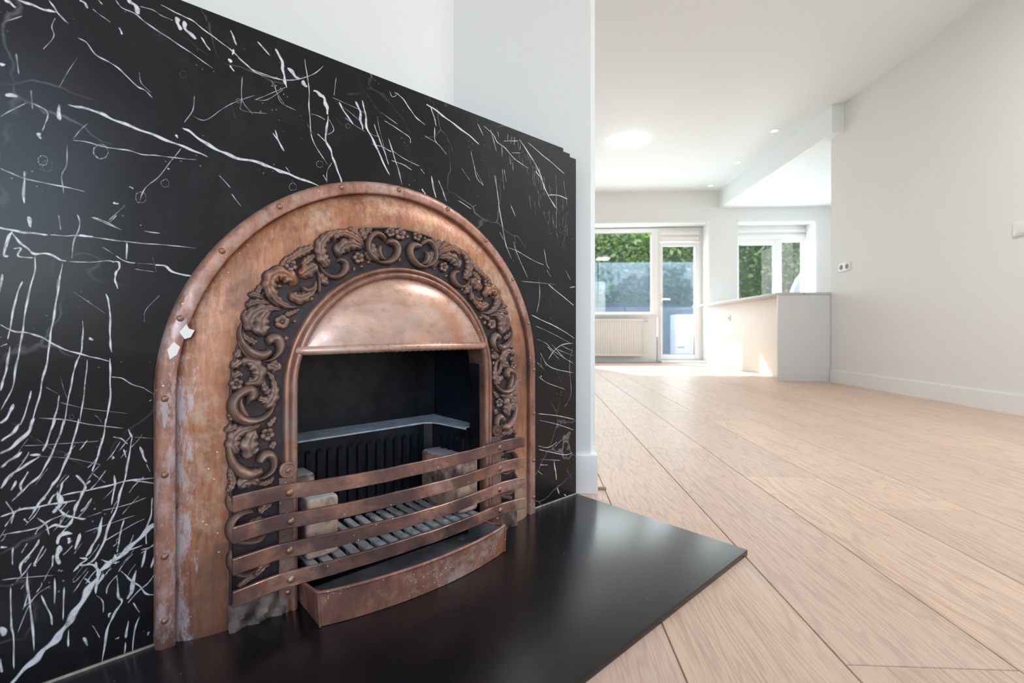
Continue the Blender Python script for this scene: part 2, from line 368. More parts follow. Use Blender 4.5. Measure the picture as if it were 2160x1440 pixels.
# traced vein lines (width mm, strength, x/z mm on the marble face) and ornament leaves (height, lobed, x/z/width mm)
VEINS = '5.26,1,-509,818,-493,819,-476,818,-461,813,-438,808,-413,803,-385,797,-360,792,-338,786|6.69,1,-374,825,-362,820,-342,808,-319,800,-296,795,-261,795,-238,790,-219,787,-192,782,-154,775|1.94,0.7,-503,770,-486,771,-465,769,-443,771,-424,769,-405,772,-381,774,-353,778|4.36,0.8,-560,944,-544,943,-531,942,-519,944|5.06,0.7,-570,939,-564,936,-558,932|2.89,0.6,-527,958,-520,947,-514,939,-506,933|1.76,0.45,-520,936,-524,922,-522,909,-533,885|2.61,0.6,-498,918,-488,914,-477,900,-461,895,-447,886,-432,872,-421,868,-411,859|2.48,0.6,-456,991,-449,983,-432,980,-419,972,-399,964,-379,956,-355,946,-329,934|4.09,0.8,-496,972,-491,971,-486,964|1.62,0.5,-482,966,-472,960,-461,955|3.55,0.8,-452,952,-448,942|8.64,0.8,-443,997,-434,994,-428,981|1.98,0.6,-428,994,-413,996,-399,992,-385,991|8.07,1,-382,999,-379,989,-376,979|7.64,1,-372,997,-368,983,-354,974|2.66,0.8,-413,1011,-387,1006,-374,1004,-360,1002,-342,993,-319,983,-301,974,-281,960,-261,951,-219,955|3.78,0.9,-308,1013,-301,999,-297,987|3.77,0.9,-301,980,-303,968|6.45,1,-308,961,-305,954|4.05,0.9,-307,950,-300,941|3.13,0.8,-349,981,-340,969,-335,963|2.52,0.7,-270,1013,-256,1000,-243,990|5.75,1,-236,1006,-225,993,-222,977,-219,952|2.15,0.55,-573,714,-562,709,-544,704,-514,702,-488,699|3.63,0.7,-550,716,-551,694,-551,670|4.95,0.9,-547,655,-544,639|2.19,0.5,-544,810,-534,806,-528,801,-530,786,-534,773|5.76,0.9,-517,817,-516,793|5.65,0.7,-537,771,-535,762|5.45,0.9,-573,853,-569,850|5.95,0.9,-569,812,-556,814|1.78,0.35,-508,765,-509,734,-514,715,-511,689|1.97,0.45,-374,793,-387,770,-405,738,-421,718,-428,695|1.33,0.5,-362,848,-342,846,-319,871,-296,892,-266,913|1.41,0.5,-269,904,-249,910,-219,940|1.36,0.45,-289,938,-289,895,-288,879,-246,886|1.88,0.7,-324,761,-305,741|1.64,0.7,-305,733,-289,712|1.86,0.6,-482,664,-468,660,-454,652|1.63,0.4,-443,690,-465,660|1.8,0.55,-357,883,-360,856,-372,832|1.69,0.45,-573,781,-564,792,-547,809|2.86,0.8,-236,861,-228,840,-219,825|1.43,0.45,-243,949,-230,925,-219,911|1.12,0.35,-496,893,-509,861,-517,838|3.5,0.8,-393,755,-390,754|2.32,0.5,-477,983,-470,977|3.84,0.6,-440,717,-435,714|4.25,0.7,-459,689,-452,688|4.04,0.7,-383,811,-379,806|2.98,0.35,-558,873,-556,842|2.59,0.3,-544,829,-543,799|1.92,0.4,-570,908,-551,925|1.45,0.4,-428,895,-426,879,-413,866|1.36,0.4,-503,769,-496,784,-486,799|6.07,1,-235,1007,-225,990,-222,973,-219,956,-216,942|8.63,1,-214,981,-202,971,-194,965|10.05,1,-190,964,-178,957|8.99,1,-168,955,-158,952,-148,946,-143,931,-140,916|2.52,0.7,-185,1024,-182,994,-176,958,-176,927,-174,896,-170,862,-155,838,-140,819|5.51,0.95,-140,916,-142,893,-145,869,-135,849,-129,831,-119,808,-112,788|3.22,0.8,-161,875,-145,863|1.61,0.6,-132,827,-142,806,-142,783|2.44,0.6,-296,968,-275,956,-257,954,-232,954,-215,957,-188,970,-161,992,-145,1014|1.96,0.5,-145,1014,-122,1021,-95,1025|4.63,0.9,-119,949,-106,930,-88,912|6.77,1,-86,961,-76,946,-74,926,-69,907|5.87,0.95,-71,968,-64,943,-60,913,-45,890,-30,862,-9,827|3.51,0.8,-45,928,-34,900,-23,878,-11,849|3.23,0.8,-13,909,0,873,10,847,21,812|1.79,0.7,-11,1012,-4,997,6,1004,-2,1012|3.66,0.8,4,1010,24,999,41,982,57,969,79,960|5.52,1,53,1012,92,1006,124,996,161,984,201,971,234,957|3.8,0.8,92,1006,101,986,108,965|3.04,0.7,103,964,103,937,110,927|1.91,0.6,74,936,110,927,138,907|1.44,0.6,-34,957,12,941|2.92,0.6,-23,941,8,932,37,922,41,909|2.24,0.5,-173,909,-155,908,-145,905|2.28,0.6,-139,910,-129,890,-142,877|1.34,0.5,-135,953,-88,948,-64,943|1.37,0.45,-129,949,-81,927,-53,905,-30,904|2.53,0.7,-7,861,24,858,45,851|2.17,0.6,-4,883,24,872,66,864|2.84,0.6,-27,884,-4,879|3.28,0.7,206,936,216,902,226,872,247,858|2.9,0.8,226,1009,247,980|3.89,0.9,234,1012,274,996,291,979,319,970,343,954,373,944,404,937|3.38,0.8,264,1016,280,976,288,953|6.01,0.95,367,1008,391,988,423,960,449,929,462,900,479,880,510,847|4.25,0.9,397,1008,449,989,490,976,551,954|4.31,0.9,479,880,518,887,565,884|2.67,0.7,337,963,373,972|3.54,0.7,308,986,367,1002|1.73,0.7,328,1011,325,988|1.74,0.7,340,1014,337,983|1.75,0.7,352,1013,348,982|2.18,0.7,331,955,337,931|2.14,0.6,305,979,308,941|2.22,0.6,373,1001,370,978|2.29,0.6,429,957,433,930|2.78,0.7,442,946,452,921|2.19,0.5,343,945,346,915|2.13,0.5,291,1013,296,989|2.99,0.7,280,896,291,852,299,807,311,764|2.15,0.6,308,920,314,856|2.59,0.6,314,917,322,880|2.64,0.8,337,826,354,798|3.41,0.8,94,851,99,822,108,801|3.09,0.8,112,846,128,816,135,798|4.87,1,69,816,79,804|2.03,0.6,166,808,211,794|1.62,0.5,176,889,206,860|1.91,0.5,510,948,514,896,514,824|1.96,0.6,543,940,561,861|2.25,0.6,66,860,77,849|3.02,0.7,-240,855,-229,840,-222,826|1.52,0.5,-238,949,-232,927,-224,912,-197,906|1.49,0.5,-270,902,-243,923,-215,945|1.44,0.45,-288,940,-288,897,-270,876|2.09,0.7,-265,1010,-243,990|1.95,0.6,-124,996,-129,955|1.84,0.5,-218,798,-209,788|2.9,0.7,-150,799,-143,788|1.35,0.5,-109,922,-81,910,-64,905|1.41,0.5,-53,884,-15,884|1.39,0.4,-38,947,-34,924,-15,859|4.03,0.8,-576,636,-560,633,-546,632,-527,632|2.01,0.55,-527,632,-509,633,-495,635,-469,634,-442,633,-417,633,-389,634,-352,633|3.66,0.9,-497,635,-480,636|3.65,0.8,-563,632,-557,621,-548,611,-540,604,-528,606,-516,599,-509,597|1.53,0.55,-509,597,-485,598,-466,602,-452,601|2.01,0.8,-456,611,-444,603,-432,602|1.1,0.4,-472,623,-456,611|0.92,0.45,-433,602,-408,602|4.48,1,-409,602,-395,600,-384,591,-361,588|1.38,0.5,-435,593,-408,590|2.9,0.7,-443,633,-443,604|3.3,0.8,-460,601,-452,601,-452,592,-456,583,-456,572,-453,561|3.93,0.7,-561,634,-566,620,-569,600,-565,598|2.75,0.6,-565,628,-570,603|2.79,0.6,-561,609,-554,610,-556,599,-541,599|2.88,0.8,-513,596,-516,570,-519,543,-523,510,-526,485,-528,460,-533,432,-537,404,-545,368|2.8,0.6,-540,603,-541,578,-547,546,-551,510,-554,482,-558,454,-562,422,-573,392|2.77,0.7,-552,567,-558,545,-562,517,-566,486|3.14,0.75,-564,480,-566,458,-569,438,-573,419|2.67,0.8,-573,508,-562,499,-551,497,-537,492,-525,483,-513,474,-495,466,-479,460,-462,454|2.53,0.7,-492,515,-492,491,-494,468,-500,449,-503,430,-507,403,-512,364|2.13,0.6,-487,459,-489,429,-492,395,-496,362|3.06,0.85,-467,554,-463,537,-462,506,-462,484,-460,466|2.85,0.8,-462,460,-462,432,-462,401,-467,358|2.02,0.7,-461,431,-449,428,-435,417,-421,411|0.92,0.5,-424,412,-406,397|2.41,0.7,-544,419,-548,395,-555,370|2.48,0.75,-516,410,-519,388,-524,366|2.53,0.45,-498,666,-495,650,-501,628,-504,598|2.49,0.35,-517,663,-515,639|1.75,0.4,-454,672,-464,657|1.96,0.5,-484,664,-469,658,-447,649|2.09,0.5,-424,652,-401,651|3.13,0.5,-571,576,-573,548|1.77,0.6,-573,478,-566,482|0.86,0.4,-504,556,-485,540,-466,523|1.28,0.35,-519,400,-485,386,-439,374|3.67,0.9,-415,392,-414,391|4.31,0.8,-486,488,-480,486|1.59,0.3,-422,511,-420,531,-401,557|4.34,0.8,-561,402,-565,387,-573,376|2.07,0.3,-518,574,-519,539|1.25,0.3,-531,422,-516,410|10.95,1,-565,28,-547,44,-533,57,-518,71,-507,87,-496,106,-484,128,-472,148|8.94,1,-478,142,-466,154,-453,161,-436,175,-418,192,-404,201|3.62,0.85,-496,375,-502,342,-509,317,-517,295,-526,279,-537,261,-547,242|3.23,0.8,-466,372,-470,342,-476,316,-482,294|3.56,0.8,-436,340,-440,313,-444,283,-451,254,-456,230,-464,213,-468,193,-476,174,-486,161|3.07,0.7,-442,352,-436,337|3.32,0.8,-520,378,-528,348,-533,332|5.93,0.85,-541,381,-547,362,-560,346,-573,336|4.43,0.75,-554,375,-563,361,-573,353|4.68,0.8,-552,336,-563,327,-573,318|4.18,0.8,-535,328,-549,317,-563,307,-573,290|3.81,0.8,-546,331,-534,328|3.29,0.7,-511,377,-517,349,-526,323,-535,302,-547,289,-558,276|3.79,0.8,-573,253,-556,258,-539,258,-517,258,-498,257|3.25,0.75,-515,268,-492,269,-470,270,-444,273,-407,271|2.78,0.6,-573,229,-556,229,-539,229,-526,236,-509,242|1.94,0.6,-472,236,-444,237,-418,243|1.95,0.6,-470,189,-440,204,-420,211|1.62,0.5,-490,230,-470,234|1.65,0.5,-492,209,-453,216,-431,219|3.29,0.8,-457,286,-457,266,-461,240|4.81,0.9,-471,228,-474,205,-482,186,-489,173|3.49,0.8,-461,218,-468,193,-478,169,-488,162|2.75,0.7,-446,217,-451,193,-454,167|4.5,0.9,-500,294,-490,279,-492,266,-498,252,-502,234|3.18,0.8,-484,283,-490,276|7.23,0.9,-517,274,-516,254,-524,246|3.06,0.7,-521,273,-528,257|3.93,0.85,-520,255,-513,243,-502,234,-488,228|4.37,0.85,-502,234,-509,223,-520,228,-531,224|6.73,1,-502,211,-515,213,-518,200|7.22,1,-515,199,-518,187,-517,171|3.08,0.8,-522,188,-524,170|5.74,0.9,-506,207,-507,198|4.73,0.9,-495,210,-500,186|2.59,0.7,-502,195,-513,183|3.73,0.8,-536,214,-542,200,-553,186,-554,169|3.28,0.7,-531,204,-540,184,-540,177|2.71,0.6,-561,211,-562,185|2.24,0.5,-547,212,-554,199|1.75,0.5,-573,170,-547,165,-520,158|3.26,0.7,-548,174,-547,146,-544,115,-541,59|2.96,0.7,-563,160,-563,113,-561,92,-560,45|2.49,0.6,-546,151,-551,123|2.57,0.6,-521,157,-521,116|2.85,0.7,-511,141,-513,90|2.87,0.7,-507,79,-507,51|3.07,0.7,-535,137,-526,108,-523,89|1.76,0.5,-524,146,-542,134,-558,91|3.12,0.75,-412,242,-414,214,-420,190,-419,170|4.55,0.85,-405,204,-418,195|3.67,0.8,-419,166,-426,135|4.28,0.85,-406,166,-414,131|2,0.6,-405,180,-411,168,-427,158|3.43,0.85,-496,175,-488,170,-496,164,-502,156|3.74,0.85,-496,164,-482,160,-473,148|4.3,0.85,-478,164,-476,144,-478,115|4.03,0.85,-469,143,-476,128|3.2,0.8,-490,144,-484,134|4.1,0.8,-454,135,-453,106,-449,93,-459,76,-466,54,-471,13|2.45,0.7,-453,136,-464,124,-466,111|6.7,0.9,-432,137,-437,108,-442,94|3.1,0.75,-450,141,-440,125,-427,108,-418,93,-405,89|2.53,0.7,-406,126,-418,110,-431,101,-442,88|4.16,0.85,-441,64,-444,36|2.49,0.6,-444,33,-446,12|2.8,0.65,-427,65,-434,43,-436,10|2.16,0.55,-478,115,-470,102,-470,85|4.08,0.8,-462,83,-464,76|1.89,0.5,-482,74,-473,49|2.75,0.6,-457,41,-451,42|2.25,0.6,-436,88,-427,68|3.72,0.4,-408,55,-410,21|4.26,0.7,-416,35,-418,30|2.58,0.7,-513,287,-518,260|2.3,0.6,-522,290,-526,279|4.24,0.8,-427,323,-424,310,-419,296|5.47,0.6,-460,314,-458,309|1.43,0.5,-420,295,-414,280|2.5,0.6,-447,322,-443,307|2.48,0.6,-459,342,-450,338,-441,328|1.87,0.5,-539,380,-511,374,-482,363,-444,352|1.44,0.35,-436,338,-405,331|1.54,0.4,-553,344,-520,341,-470,338|1.57,0.35,-539,328,-502,317,-470,302|1.63,0.4,-482,293,-466,274|3.19,0.7,-573,213,-566,212|7.33,0.8,-572,109,-569,94|3.42,0.6,-573,68,-571,46|2.59,0.5,-440,274,-404,260|2.47,0.6,-422,171,-453,166,-461,158|2.3,0.5,-427,164,-406,166|3.48,0.7,-546,309,-553,295,-554,283|3.2,0.7,-558,299,-563,285|2.47,0.6,-568,274,-561,255,-563,241|2.8,0.6,-539,244,-530,232,-526,215|2.75,0.6,-551,246,-547,238|4.26,0.5,-492,60,-486,44|3.28,0.8,-473,165,-459,155,-451,155|3.29,0.8,-457,168,-455,151|3.81,0.8,284,896,295,823,306,774,320,721,341,684|3.14,0.6,323,715,364,708,413,692,465,681|3.06,0.7,344,736,364,695,401,637|4.11,0.9,426,936,452,919,472,887|2.84,0.6,478,879,520,844|3.69,0.7,462,729,472,688,485,671|4.73,0.8,478,629,520,608,600,568|3.64,0.6,442,640,445,595,432,544|4.75,0.8,410,542,472,522,527,504,596,474|2.82,0.6,432,476,472,462,506,438,600,396|2.32,0.5,426,512,485,494,592,455|3.25,0.7,445,440,485,397,592,372|3.24,0.6,439,372,478,351,555,326|2.85,0.6,472,457,527,414|2.89,0.6,485,466,555,412|3.82,0.8,478,416,506,443,541,458,592,462|2.43,0.5,585,450,570,397,577,314,548,274|3.04,0.7,335,830,352,803|2,0.6,167,809,211,792|3.45,0.9,125,819,136,798|2.26,0.6,94,850,107,804|2.45,0.6,221,890,247,857|2.43,0.5,548,681,577,645|3.93,0.7,570,625,600,630|2.8,0.6,472,670,492,648|2.3,0.5,432,413,465,388|2.46,0.5,509,447,600,420|5.48,0.7,449,374,452,369|2.36,0.5,364,630,520,631|2.97,0.6,298,752,312,732|2.36,0.5,513,843,513,786|2.29,0.5,449,426,452,394|2.31,0.5,458,426,472,397|1.96,0.5,520,461,592,435|4.23,0.8,436,270,506,257,596,234|3.31,0.7,439,252,520,229,600,199|3.24,0.7,436,182,478,170,520,180|4.33,0.8,439,172,492,154,555,136,585,138|2.86,0.6,436,144,537,123|3.71,0.7,445,127,480,121|7.06,1,502,130,509,99,514,70|7.58,0.9,516,51,525,27|4.83,0.7,545,23,564,10|2.29,0.6,432,117,457,97|2.84,0.5,506,166,523,177,541,184|2.32,0.5,478,-386,478,-386|2.1,0.7,-464,763,-466,756,-471,751,-476,751,-480,756,-480,763,-476,769,-470,772,-466,769,-464,763|1.75,0.5,-528,735,-529,730,-532,727,-535,727,-537,730,-537,735,-535,739,-532,740,-529,739,-528,735|1.75,0.5,-391,732,-392,727,-395,725,-398,725,-401,728,-401,732,-398,735,-395,737,-392,735,-391,732|1.94,0.45,-420,704,-421,698,-425,695,-430,695,-432,699,-432,704,-430,709,-425,711,-421,709,-420,704|1.32,0.3,-523,728,-524,723,-527,720,-531,720,-533,723,-533,728,-531,733,-527,735,-524,733,-523,728|1.24,0.6,-198,765,-200,760,-204,758,-208,757,-211,760,-211,765,-208,769,-204,771,-200,769,-198,765|1.28,0.6,-150,818,-151,814,-155,811,-159,811,-162,813,-162,818,-159,822,-155,823,-151,822,-150,818|1.09,0.6,-291,894,-291,892,-293,890,-296,890,-297,891,-297,894,-296,896,-293,897,-291,897,-291,894|1.02,0.3,-368,912,-369,908,-372,905,-375,905,-377,907,-377,911,-374,915,-371,916,-369,915,-368,912|1.05,0.4,-501,377,-502,375,-503,374,-505,375,-506,377,-506,379,-504,380,-503,380,-502,379,-501,377|1.33,0.5,-96,908,-97,904,-100,902,-103,902,-105,904,-105,907,-103,910,-100,911,-97,910,-96,908'
LEAVES = '12,0,-41.2,674.9,3.7,-44.5,684.9,9.0,-57.3,691.4,11.1,-69.9,685.2,11.0,-77.7,670.4,10.2,-76.9,654.4,10.9,-66.8,642.3,11.7,-49.3,636.0,7.4|14,0,-65.2,638.1,2.9,-49.3,635.2,7.4,-31.4,638.5,11.3,-18.0,650.4,12.9,-13.8,666.1,13.7,-21.4,677.3,14.4,-34.7,677.2,12.0,-38.8,672.2,4.5|11,1,-69.2,674.4,5.9,-67.6,661.3,13.2,-61.3,648.8,13.3,-52.5,639.4,4.5|12,0,-52.5,670.5,4.5,-55.7,658.3,8.9,-50.9,645.5,8.9,-39.6,639.2,3.0|10,1,-82.3,659.6,4.4,-94.5,672.6,10.8,-110.9,680.5,13.5,-128.3,683.7,12.6,-141.1,675.0,9.7,-142.5,665.1,4.2|15,1,-85.4,657.8,4.3,-99.0,662.0,12.9,-115.3,662.9,19.8,-129.8,655.5,21.0,-135.5,645.1,16.7,-132.6,634.2,5.6|14,1,-119.7,689.2,2.8,-141.1,683.4,6.9,-157.8,672.8,12.3,-168.7,656.4,16.3,-168.7,638.7,17.7,-161.9,625.7,17.8,-152.3,618.4,11.0|12,0,-172.7,622.0,2.7,-164.6,606.4,5.5,-149.5,598.6,7.6,-134.1,601.9,10.5,-123.3,614.0,13.4,-124.0,626.6,12.7,-134.1,631.2,9.8,-141.1,626.4,4.2|9,1,-69.9,634.7,4.4,-76.2,641.4,7.3,-82.3,649.5,8.7,-85.4,652.0,2.9|9,1,-80.8,672.9,4.4,-85.4,683.9,10.1,-90.0,694.8,10.1,-91.5,698.9,2.9|8,1,-83.9,669.6,2.9,-96.0,683.9,7.2,-108.0,692.3,10.0,-116.8,692.4,4.2|8,1,-66.8,696.7,2.9,-74.6,697.0,8.8,-80.8,688.9,7.3,-79.3,677.5,2.9|12,1,-172.6,620.1,5.0,-184.1,612.3,18.3,-197.0,603.0,19.7,-206.5,594.1,8.2|10,1,-177.6,638.0,3.3,-189.0,628.5,11.6,-198.6,619.3,9.8,-204.9,617.0,3.3|9,1,-180.9,654.3,5.0,-189.0,646.7,9.9,-203.3,638.4,13.1,-214.3,629.1,6.5|9,1,-203.3,641.7,6.5,-215.8,629.0,9.7,-228.1,621.3,9.6,-240.1,605.8,4.8|15,1,-204.9,541.9,2.4,-225.0,541.2,7.2,-244.5,551.6,12.7,-254.7,568.5,17.2,-254.7,585.7,18.8,-244.5,597.5,19.0,-229.6,595.5,20.8,-218.9,586.7,19.4,-220.4,575.3,8.1|8,0,-234.1,536.1,1.6,-251.8,548.2,3.9,-261.9,564.9,4.7,-260.5,586.9,4.7,-250.4,601.8,3.1|13,1,-176.8,593.0,2.5,-180.0,577.7,7.5,-190.6,563.9,13.2,-206.5,556.5,17.9,-218.9,560.8,12.9,-223.5,567.0,4.8|12,0,-180.9,579.3,5.0,-189.0,572.2,8.3,-198.6,571.7,8.2,-203.3,579.6,4.9|10,1,-251.8,545.0,3.1,-267.6,547.6,9.3,-281.7,545.5,10.7,-291.3,537.5,6.1|10,1,-261.9,552.5,3.1,-271.9,556.7,7.7,-281.7,559.3,9.2,-285.8,554.5,4.6|9,1,-260.5,575.9,3.1,-269.1,572.3,7.7,-273.3,562.8,7.7,-271.9,556.7,3.1|8,1,-281.7,534.7,4.6,-291.3,528.4,7.6,-295.3,520.7,4.5|12,1,-232.6,534.6,2.4,-250.4,537.2,9.4,-267.6,535.1,15.5,-281.7,525.5,18.4,-287.2,510.2,16.8,-280.3,497.9,9.2|15,1,-250.4,530.9,3.1,-260.5,529.1,12.5,-267.6,518.1,18.6,-269.1,502.6,21.7,-263.4,488.6,12.5|9,1,-204.9,538.6,2.4,-215.8,531.8,7.3,-228.1,526.7,8.8,-231.1,525.0,3.2|11,1,-172.6,606.7,3.4,-167.6,597.0,13.5,-159.3,589.2,13.5,-154.2,589.5,5.1|9,0,-175.9,613.1,2.5,-172.6,589.9,5.0,-172.6,573.2,5.0,-174.3,566.4,1.7|13,0,-297.3,514.4,2.9,-301.1,496.9,5.8,-297.3,479.4,9.7,-285.0,463.4,14.7,-268.9,457.0,15.9,-257.8,462.6,12.1,-258.8,470.7,4.0|11,1,-299.0,498.8,2.9,-292.1,487.1,8.8,-282.4,481.1,10.8,-276.1,476.0,5.9|8,0,-302.5,491.1,1.9,-300.7,473.6,3.5,-288.5,455.7,4.7,-270.7,447.1,3.6|14,0,-268.9,447.0,2.4,-254.1,449.4,5.6,-241.9,460.1,10.2,-239.0,474.3,15.3,-245.7,485.6,17.3,-255.0,482.7,16.1,-257.8,472.7,6.0|10,1,-261.5,442.7,4.0,-254.1,438.3,14.1,-244.7,433.7,16.3,-242.8,429.6,6.1|10,1,-256.0,444.4,4.0,-248.5,444.1,10.1,-242.8,445.8,8.1|14,1,-295.5,438.5,5.8,-291.2,446.1,13.7,-280.6,443.6,17.8,-271.6,429.2,17.9,-276.1,415.6,17.8,-288.5,413.6,11.8,-292.1,416.8,3.9|9,1,-300.7,471.7,2.9,-303.3,460.2,9.7,-307.6,454.5,5.8|10,1,-297.3,452.2,3.9,-302.5,446.6,11.6,-309.3,441.1,9.6,-311.0,435.4,3.8|9,1,-297.3,432.7,3.9,-304.2,427.3,11.6,-311.8,424.0,7.7|12,1,-265.2,432.9,3.0,-254.1,422.1,7.1,-248.5,405.6,9.1,-249.4,387.4,16.2,-257.8,374.1,18.1,-265.2,370.9,8.0|11,1,-265.2,420.9,3.0,-265.2,406.9,9.0,-259.7,396.4,10.0,-254.1,391.9,4.0|11,1,-276.1,385.9,4.0,-268.9,383.3,10.0,-261.5,378.5,10.0,-257.8,370.1,4.0|15,0,-292.1,373.8,3.9,-286.8,385.0,11.8,-282.4,392.5,17.7,-286.8,400.7,17.7,-299.0,396.9,15.5,-309.3,385.3,13.5,-310.1,370.0,14.4,-300.7,355.4,15.5,-285.0,348.5,11.8,-267.0,351.1,9.0,-254.1,361.6,7.1,-246.6,377.0,2.4|12,0,-297.3,395.8,2.9,-300.7,380.6,8.7,-295.5,364.5,9.7,-286.8,355.6,3.9|11,1,-267.0,341.2,2.4,-281.5,337.2,9.9,-299.0,333.8,14.6,-309.3,323.7,16.4,-309.3,308.4,15.4,-300.7,297.2,7.8|15,1,-276.1,334.5,4.0,-282.4,325.5,15.8,-286.8,312.4,21.6,-285.0,298.4,21.6,-279.7,289.6,11.8|9,1,-317.7,367.1,3.8,-312.7,360.7,9.6,-309.3,352.6,7.7|10,1,-300.7,343.7,2.9,-309.3,341.1,10.6,-316.9,338.3,9.6,-318.6,332.8,3.8|9,1,-244.7,352.4,2.4,-250.4,345.0,8.1,-256.0,337.7,8.1,-257.8,333.9,3.0|10,1,-246.6,310.0,4.1,-250.4,302.5,10.1,-254.1,297.1,6.1|12,0,-317.2,321.1,2.5,-316.0,305.7,7.7,-311.5,287.0,11.5,-302.5,271.1,15.5,-287.4,260.2,18.3,-273.1,262.6,15.9,-268.2,269.6,6.6|14,0,-276.7,248.8,2.6,-264.6,251.5,5.3,-252.2,259.7,8.1,-249.1,272.6,10.8,-253.5,285.5,13.5,-263.4,288.6,14.7,-270.7,280.7,13.3,-271.9,275.6,5.3|10,1,-269.5,236.6,2.7,-279.1,246.7,14.5,-293.2,248.4,18.2,-302.5,238.8,9.0|10,1,-316.0,277.6,2.6,-312.7,265.4,9.0,-310.4,250.9,9.0,-314.9,241.6,7.7,-317.2,234.5,2.5|9,1,-248.5,250.9,2.7,-253.5,242.5,8.1,-263.4,239.3,9.3,-273.1,242.7,4.0|10,0,-317.2,232.0,5.1,-314.9,221.2,10.2,-312.7,210.4,9.0,-309.3,203.2,2.6|13,0,-276.7,193.4,4.0,-287.4,200.1,10.5,-301.3,198.5,11.6,-311.5,188.4,11.5,-313.8,173.7,12.8,-307.0,158.9,14.1,-292.1,150.5,13.0,-273.1,148.8,10.6,-253.5,160.4,2.7|12,1,-248.5,199.5,4.1,-258.4,202.0,10.7,-268.2,196.5,10.6,-273.1,189.8,4.0|11,1,-251.0,170.5,2.7,-263.4,176.6,9.3,-275.5,179.9,11.9,-285.0,174.6,10.5,-289.7,165.5,5.2|11,0,-312.7,143.9,2.6,-314.9,131.9,7.7,-312.7,117.1,10.2,-303.6,101.1,9.0,-289.7,95.0,6.5,-275.5,98.0,2.6|12,1,-251.0,101.7,2.7,-263.4,101.8,12.0,-273.1,94.5,13.2,-281.5,94.8,6.6|11,1,-248.5,64.4,2.7,-260.9,67.6,10.7,-273.1,60.1,11.9,-289.7,55.9,10.4,-303.6,56.0,3.9|10,1,-270.7,87.0,2.7,-285.0,88.1,9.2,-296.7,81.9,7.8,-305.9,80.0,2.6'
FLOWERS = '-98.3,639.1,12.2|-8.7,697.3,14.1|-31.4,697.9,11.3|-222.0,613.0,11.6|-236.3,514.6,13.1|-236.7,513.7,12.7|-306.2,412.0,10.8|-259.7,323.1,12.4'

# ================================================================== the room
HC = 2.60
X_R = 2.853
# floor: dark joint bed + oak planks
fl = MB().box(-1.2, 5.0, -2.5, 7.62, -.12, -.012); floor = struct(fl, 'floor', M['subfloor'])
phase = {0: 2.42, 1: 2.04, 2: 1.66, 3: 1.378, 4: 2.24, 5: 2.61, 6: 2.10, 7: 1.72, 8: 1.33, 9: 2.5, 10: 2.0}
PW, PL = .2475, 1.305
def plank(x0, x1, y0, y1):
    g, b = .0008, .0012; zt, zb = 0.0, -.012
    a0, a1, c0, c1 = x0 + g, x1 - g, y0 + g, y1 - g; cx, cy = (a0 + a1) / 2, (c0 + c1) / 2
    vs = []
    for z, i in ((zb, 0), (zt - b, 0), (zt, b)): vs += [(a0 + i - cx, c0 + i - cy, z), (a1 - i - cx, c0 + i - cy, z), (a1 - i - cx, c1 - i - cy, z), (a0 + i - cx, c1 - i - cy, z)]
    fs = [(8, 9, 10, 11)] + [(k * 4 + i, k * 4 + (i + 1) % 4, k * 4 + 4 + (i + 1) % 4, k * 4 + 4 + i) for k in (0, 1) for i in range(4)]
    o = MB().add(vs, fs).build('plank', M['oak'], floor, smooth=False, fix=False); o.location = (cx, cy, 0)
for k in range(-4, 12):
    x0 = .2135 + PW * k; x1 = min(x0 + PW, X_R + .02)
    ph = phase.get(k, random.uniform(0, PL)); y = ph - PL * math.ceil((ph + 2.4) / PL)
    while y < 7.3:
        a, b = max(y, -2.45), min(y + PL, 7.32)
        if b - a > .05 and not (x1 < -.5 and b > 1.6): plank(x0, x1, a, b)
        y += PL

# ceiling, soffit over the kitchen
struct(MB().box(-1.2, 5.0, -2.5, 7.62, HC, HC + .1), 'ceiling', M['ceiling'])
struct(MB().box(2.745, 4.98, 4.56, 7.30, 2.335, HC - .001), 'ceiling_soffit', M['ceiling'])
# right wall
struct(MB().box(X_R, X_R + .14, -2.5, 4.755, 0, HC), 'wall_right', M['wall'])
struct(MB().box(X_R - .013, X_R, -2.3, 4.752, 0, .112).box(X_R - .010, X_R, -2.3, 4.752, .112, .118), 'baseboard_right', M['trim'])
# kitchen side walls, far-left wall, front wall with window opening
struct(MB().box(4.98, 5.1, 4.3, 7.62, 0, HC), 'wall_kitchen', M['wall'])
struct(MB().box(X_R + .14, 4.98, 4.3, 4.42, 0, HC), 'wall_kitchen_return', M['wall'])
struct(MB().box(-.72, -.60, 1.58, 7.62, 0, HC), 'wall_left_rear', M['wall'])
struct(MB().box(-.90, -.775, -2.5, .66, 0, HC), 'wall_left', M['wall'])
wf = MB()
for x0, x1, z0, z1 in ((-.9, -.55, 0, HC), (-.55, 2.6, 0, .55), (-.55, 2.6, 2.35, HC), (2.6, 2.86, 0, HC)): wf.box(x0, x1, -2.5, -2.32, z0, z1)
struct(wf, 'wall_front', M['wall'])
wfr = MB()
for x0, x1 in ((-.55, -.48), (.98, 1.06), (2.53, 2.6)): wfr.box(x0, x1, -2.46, -2.38, .55, 2.35)
wfr.box(-.55, 2.6, -2.46, -2.38, .55, .62).box(-.55, 2.6, -2.46, -2.38, 2.28, 2.35)
struct(wfr, 'window_3', M['frame'])

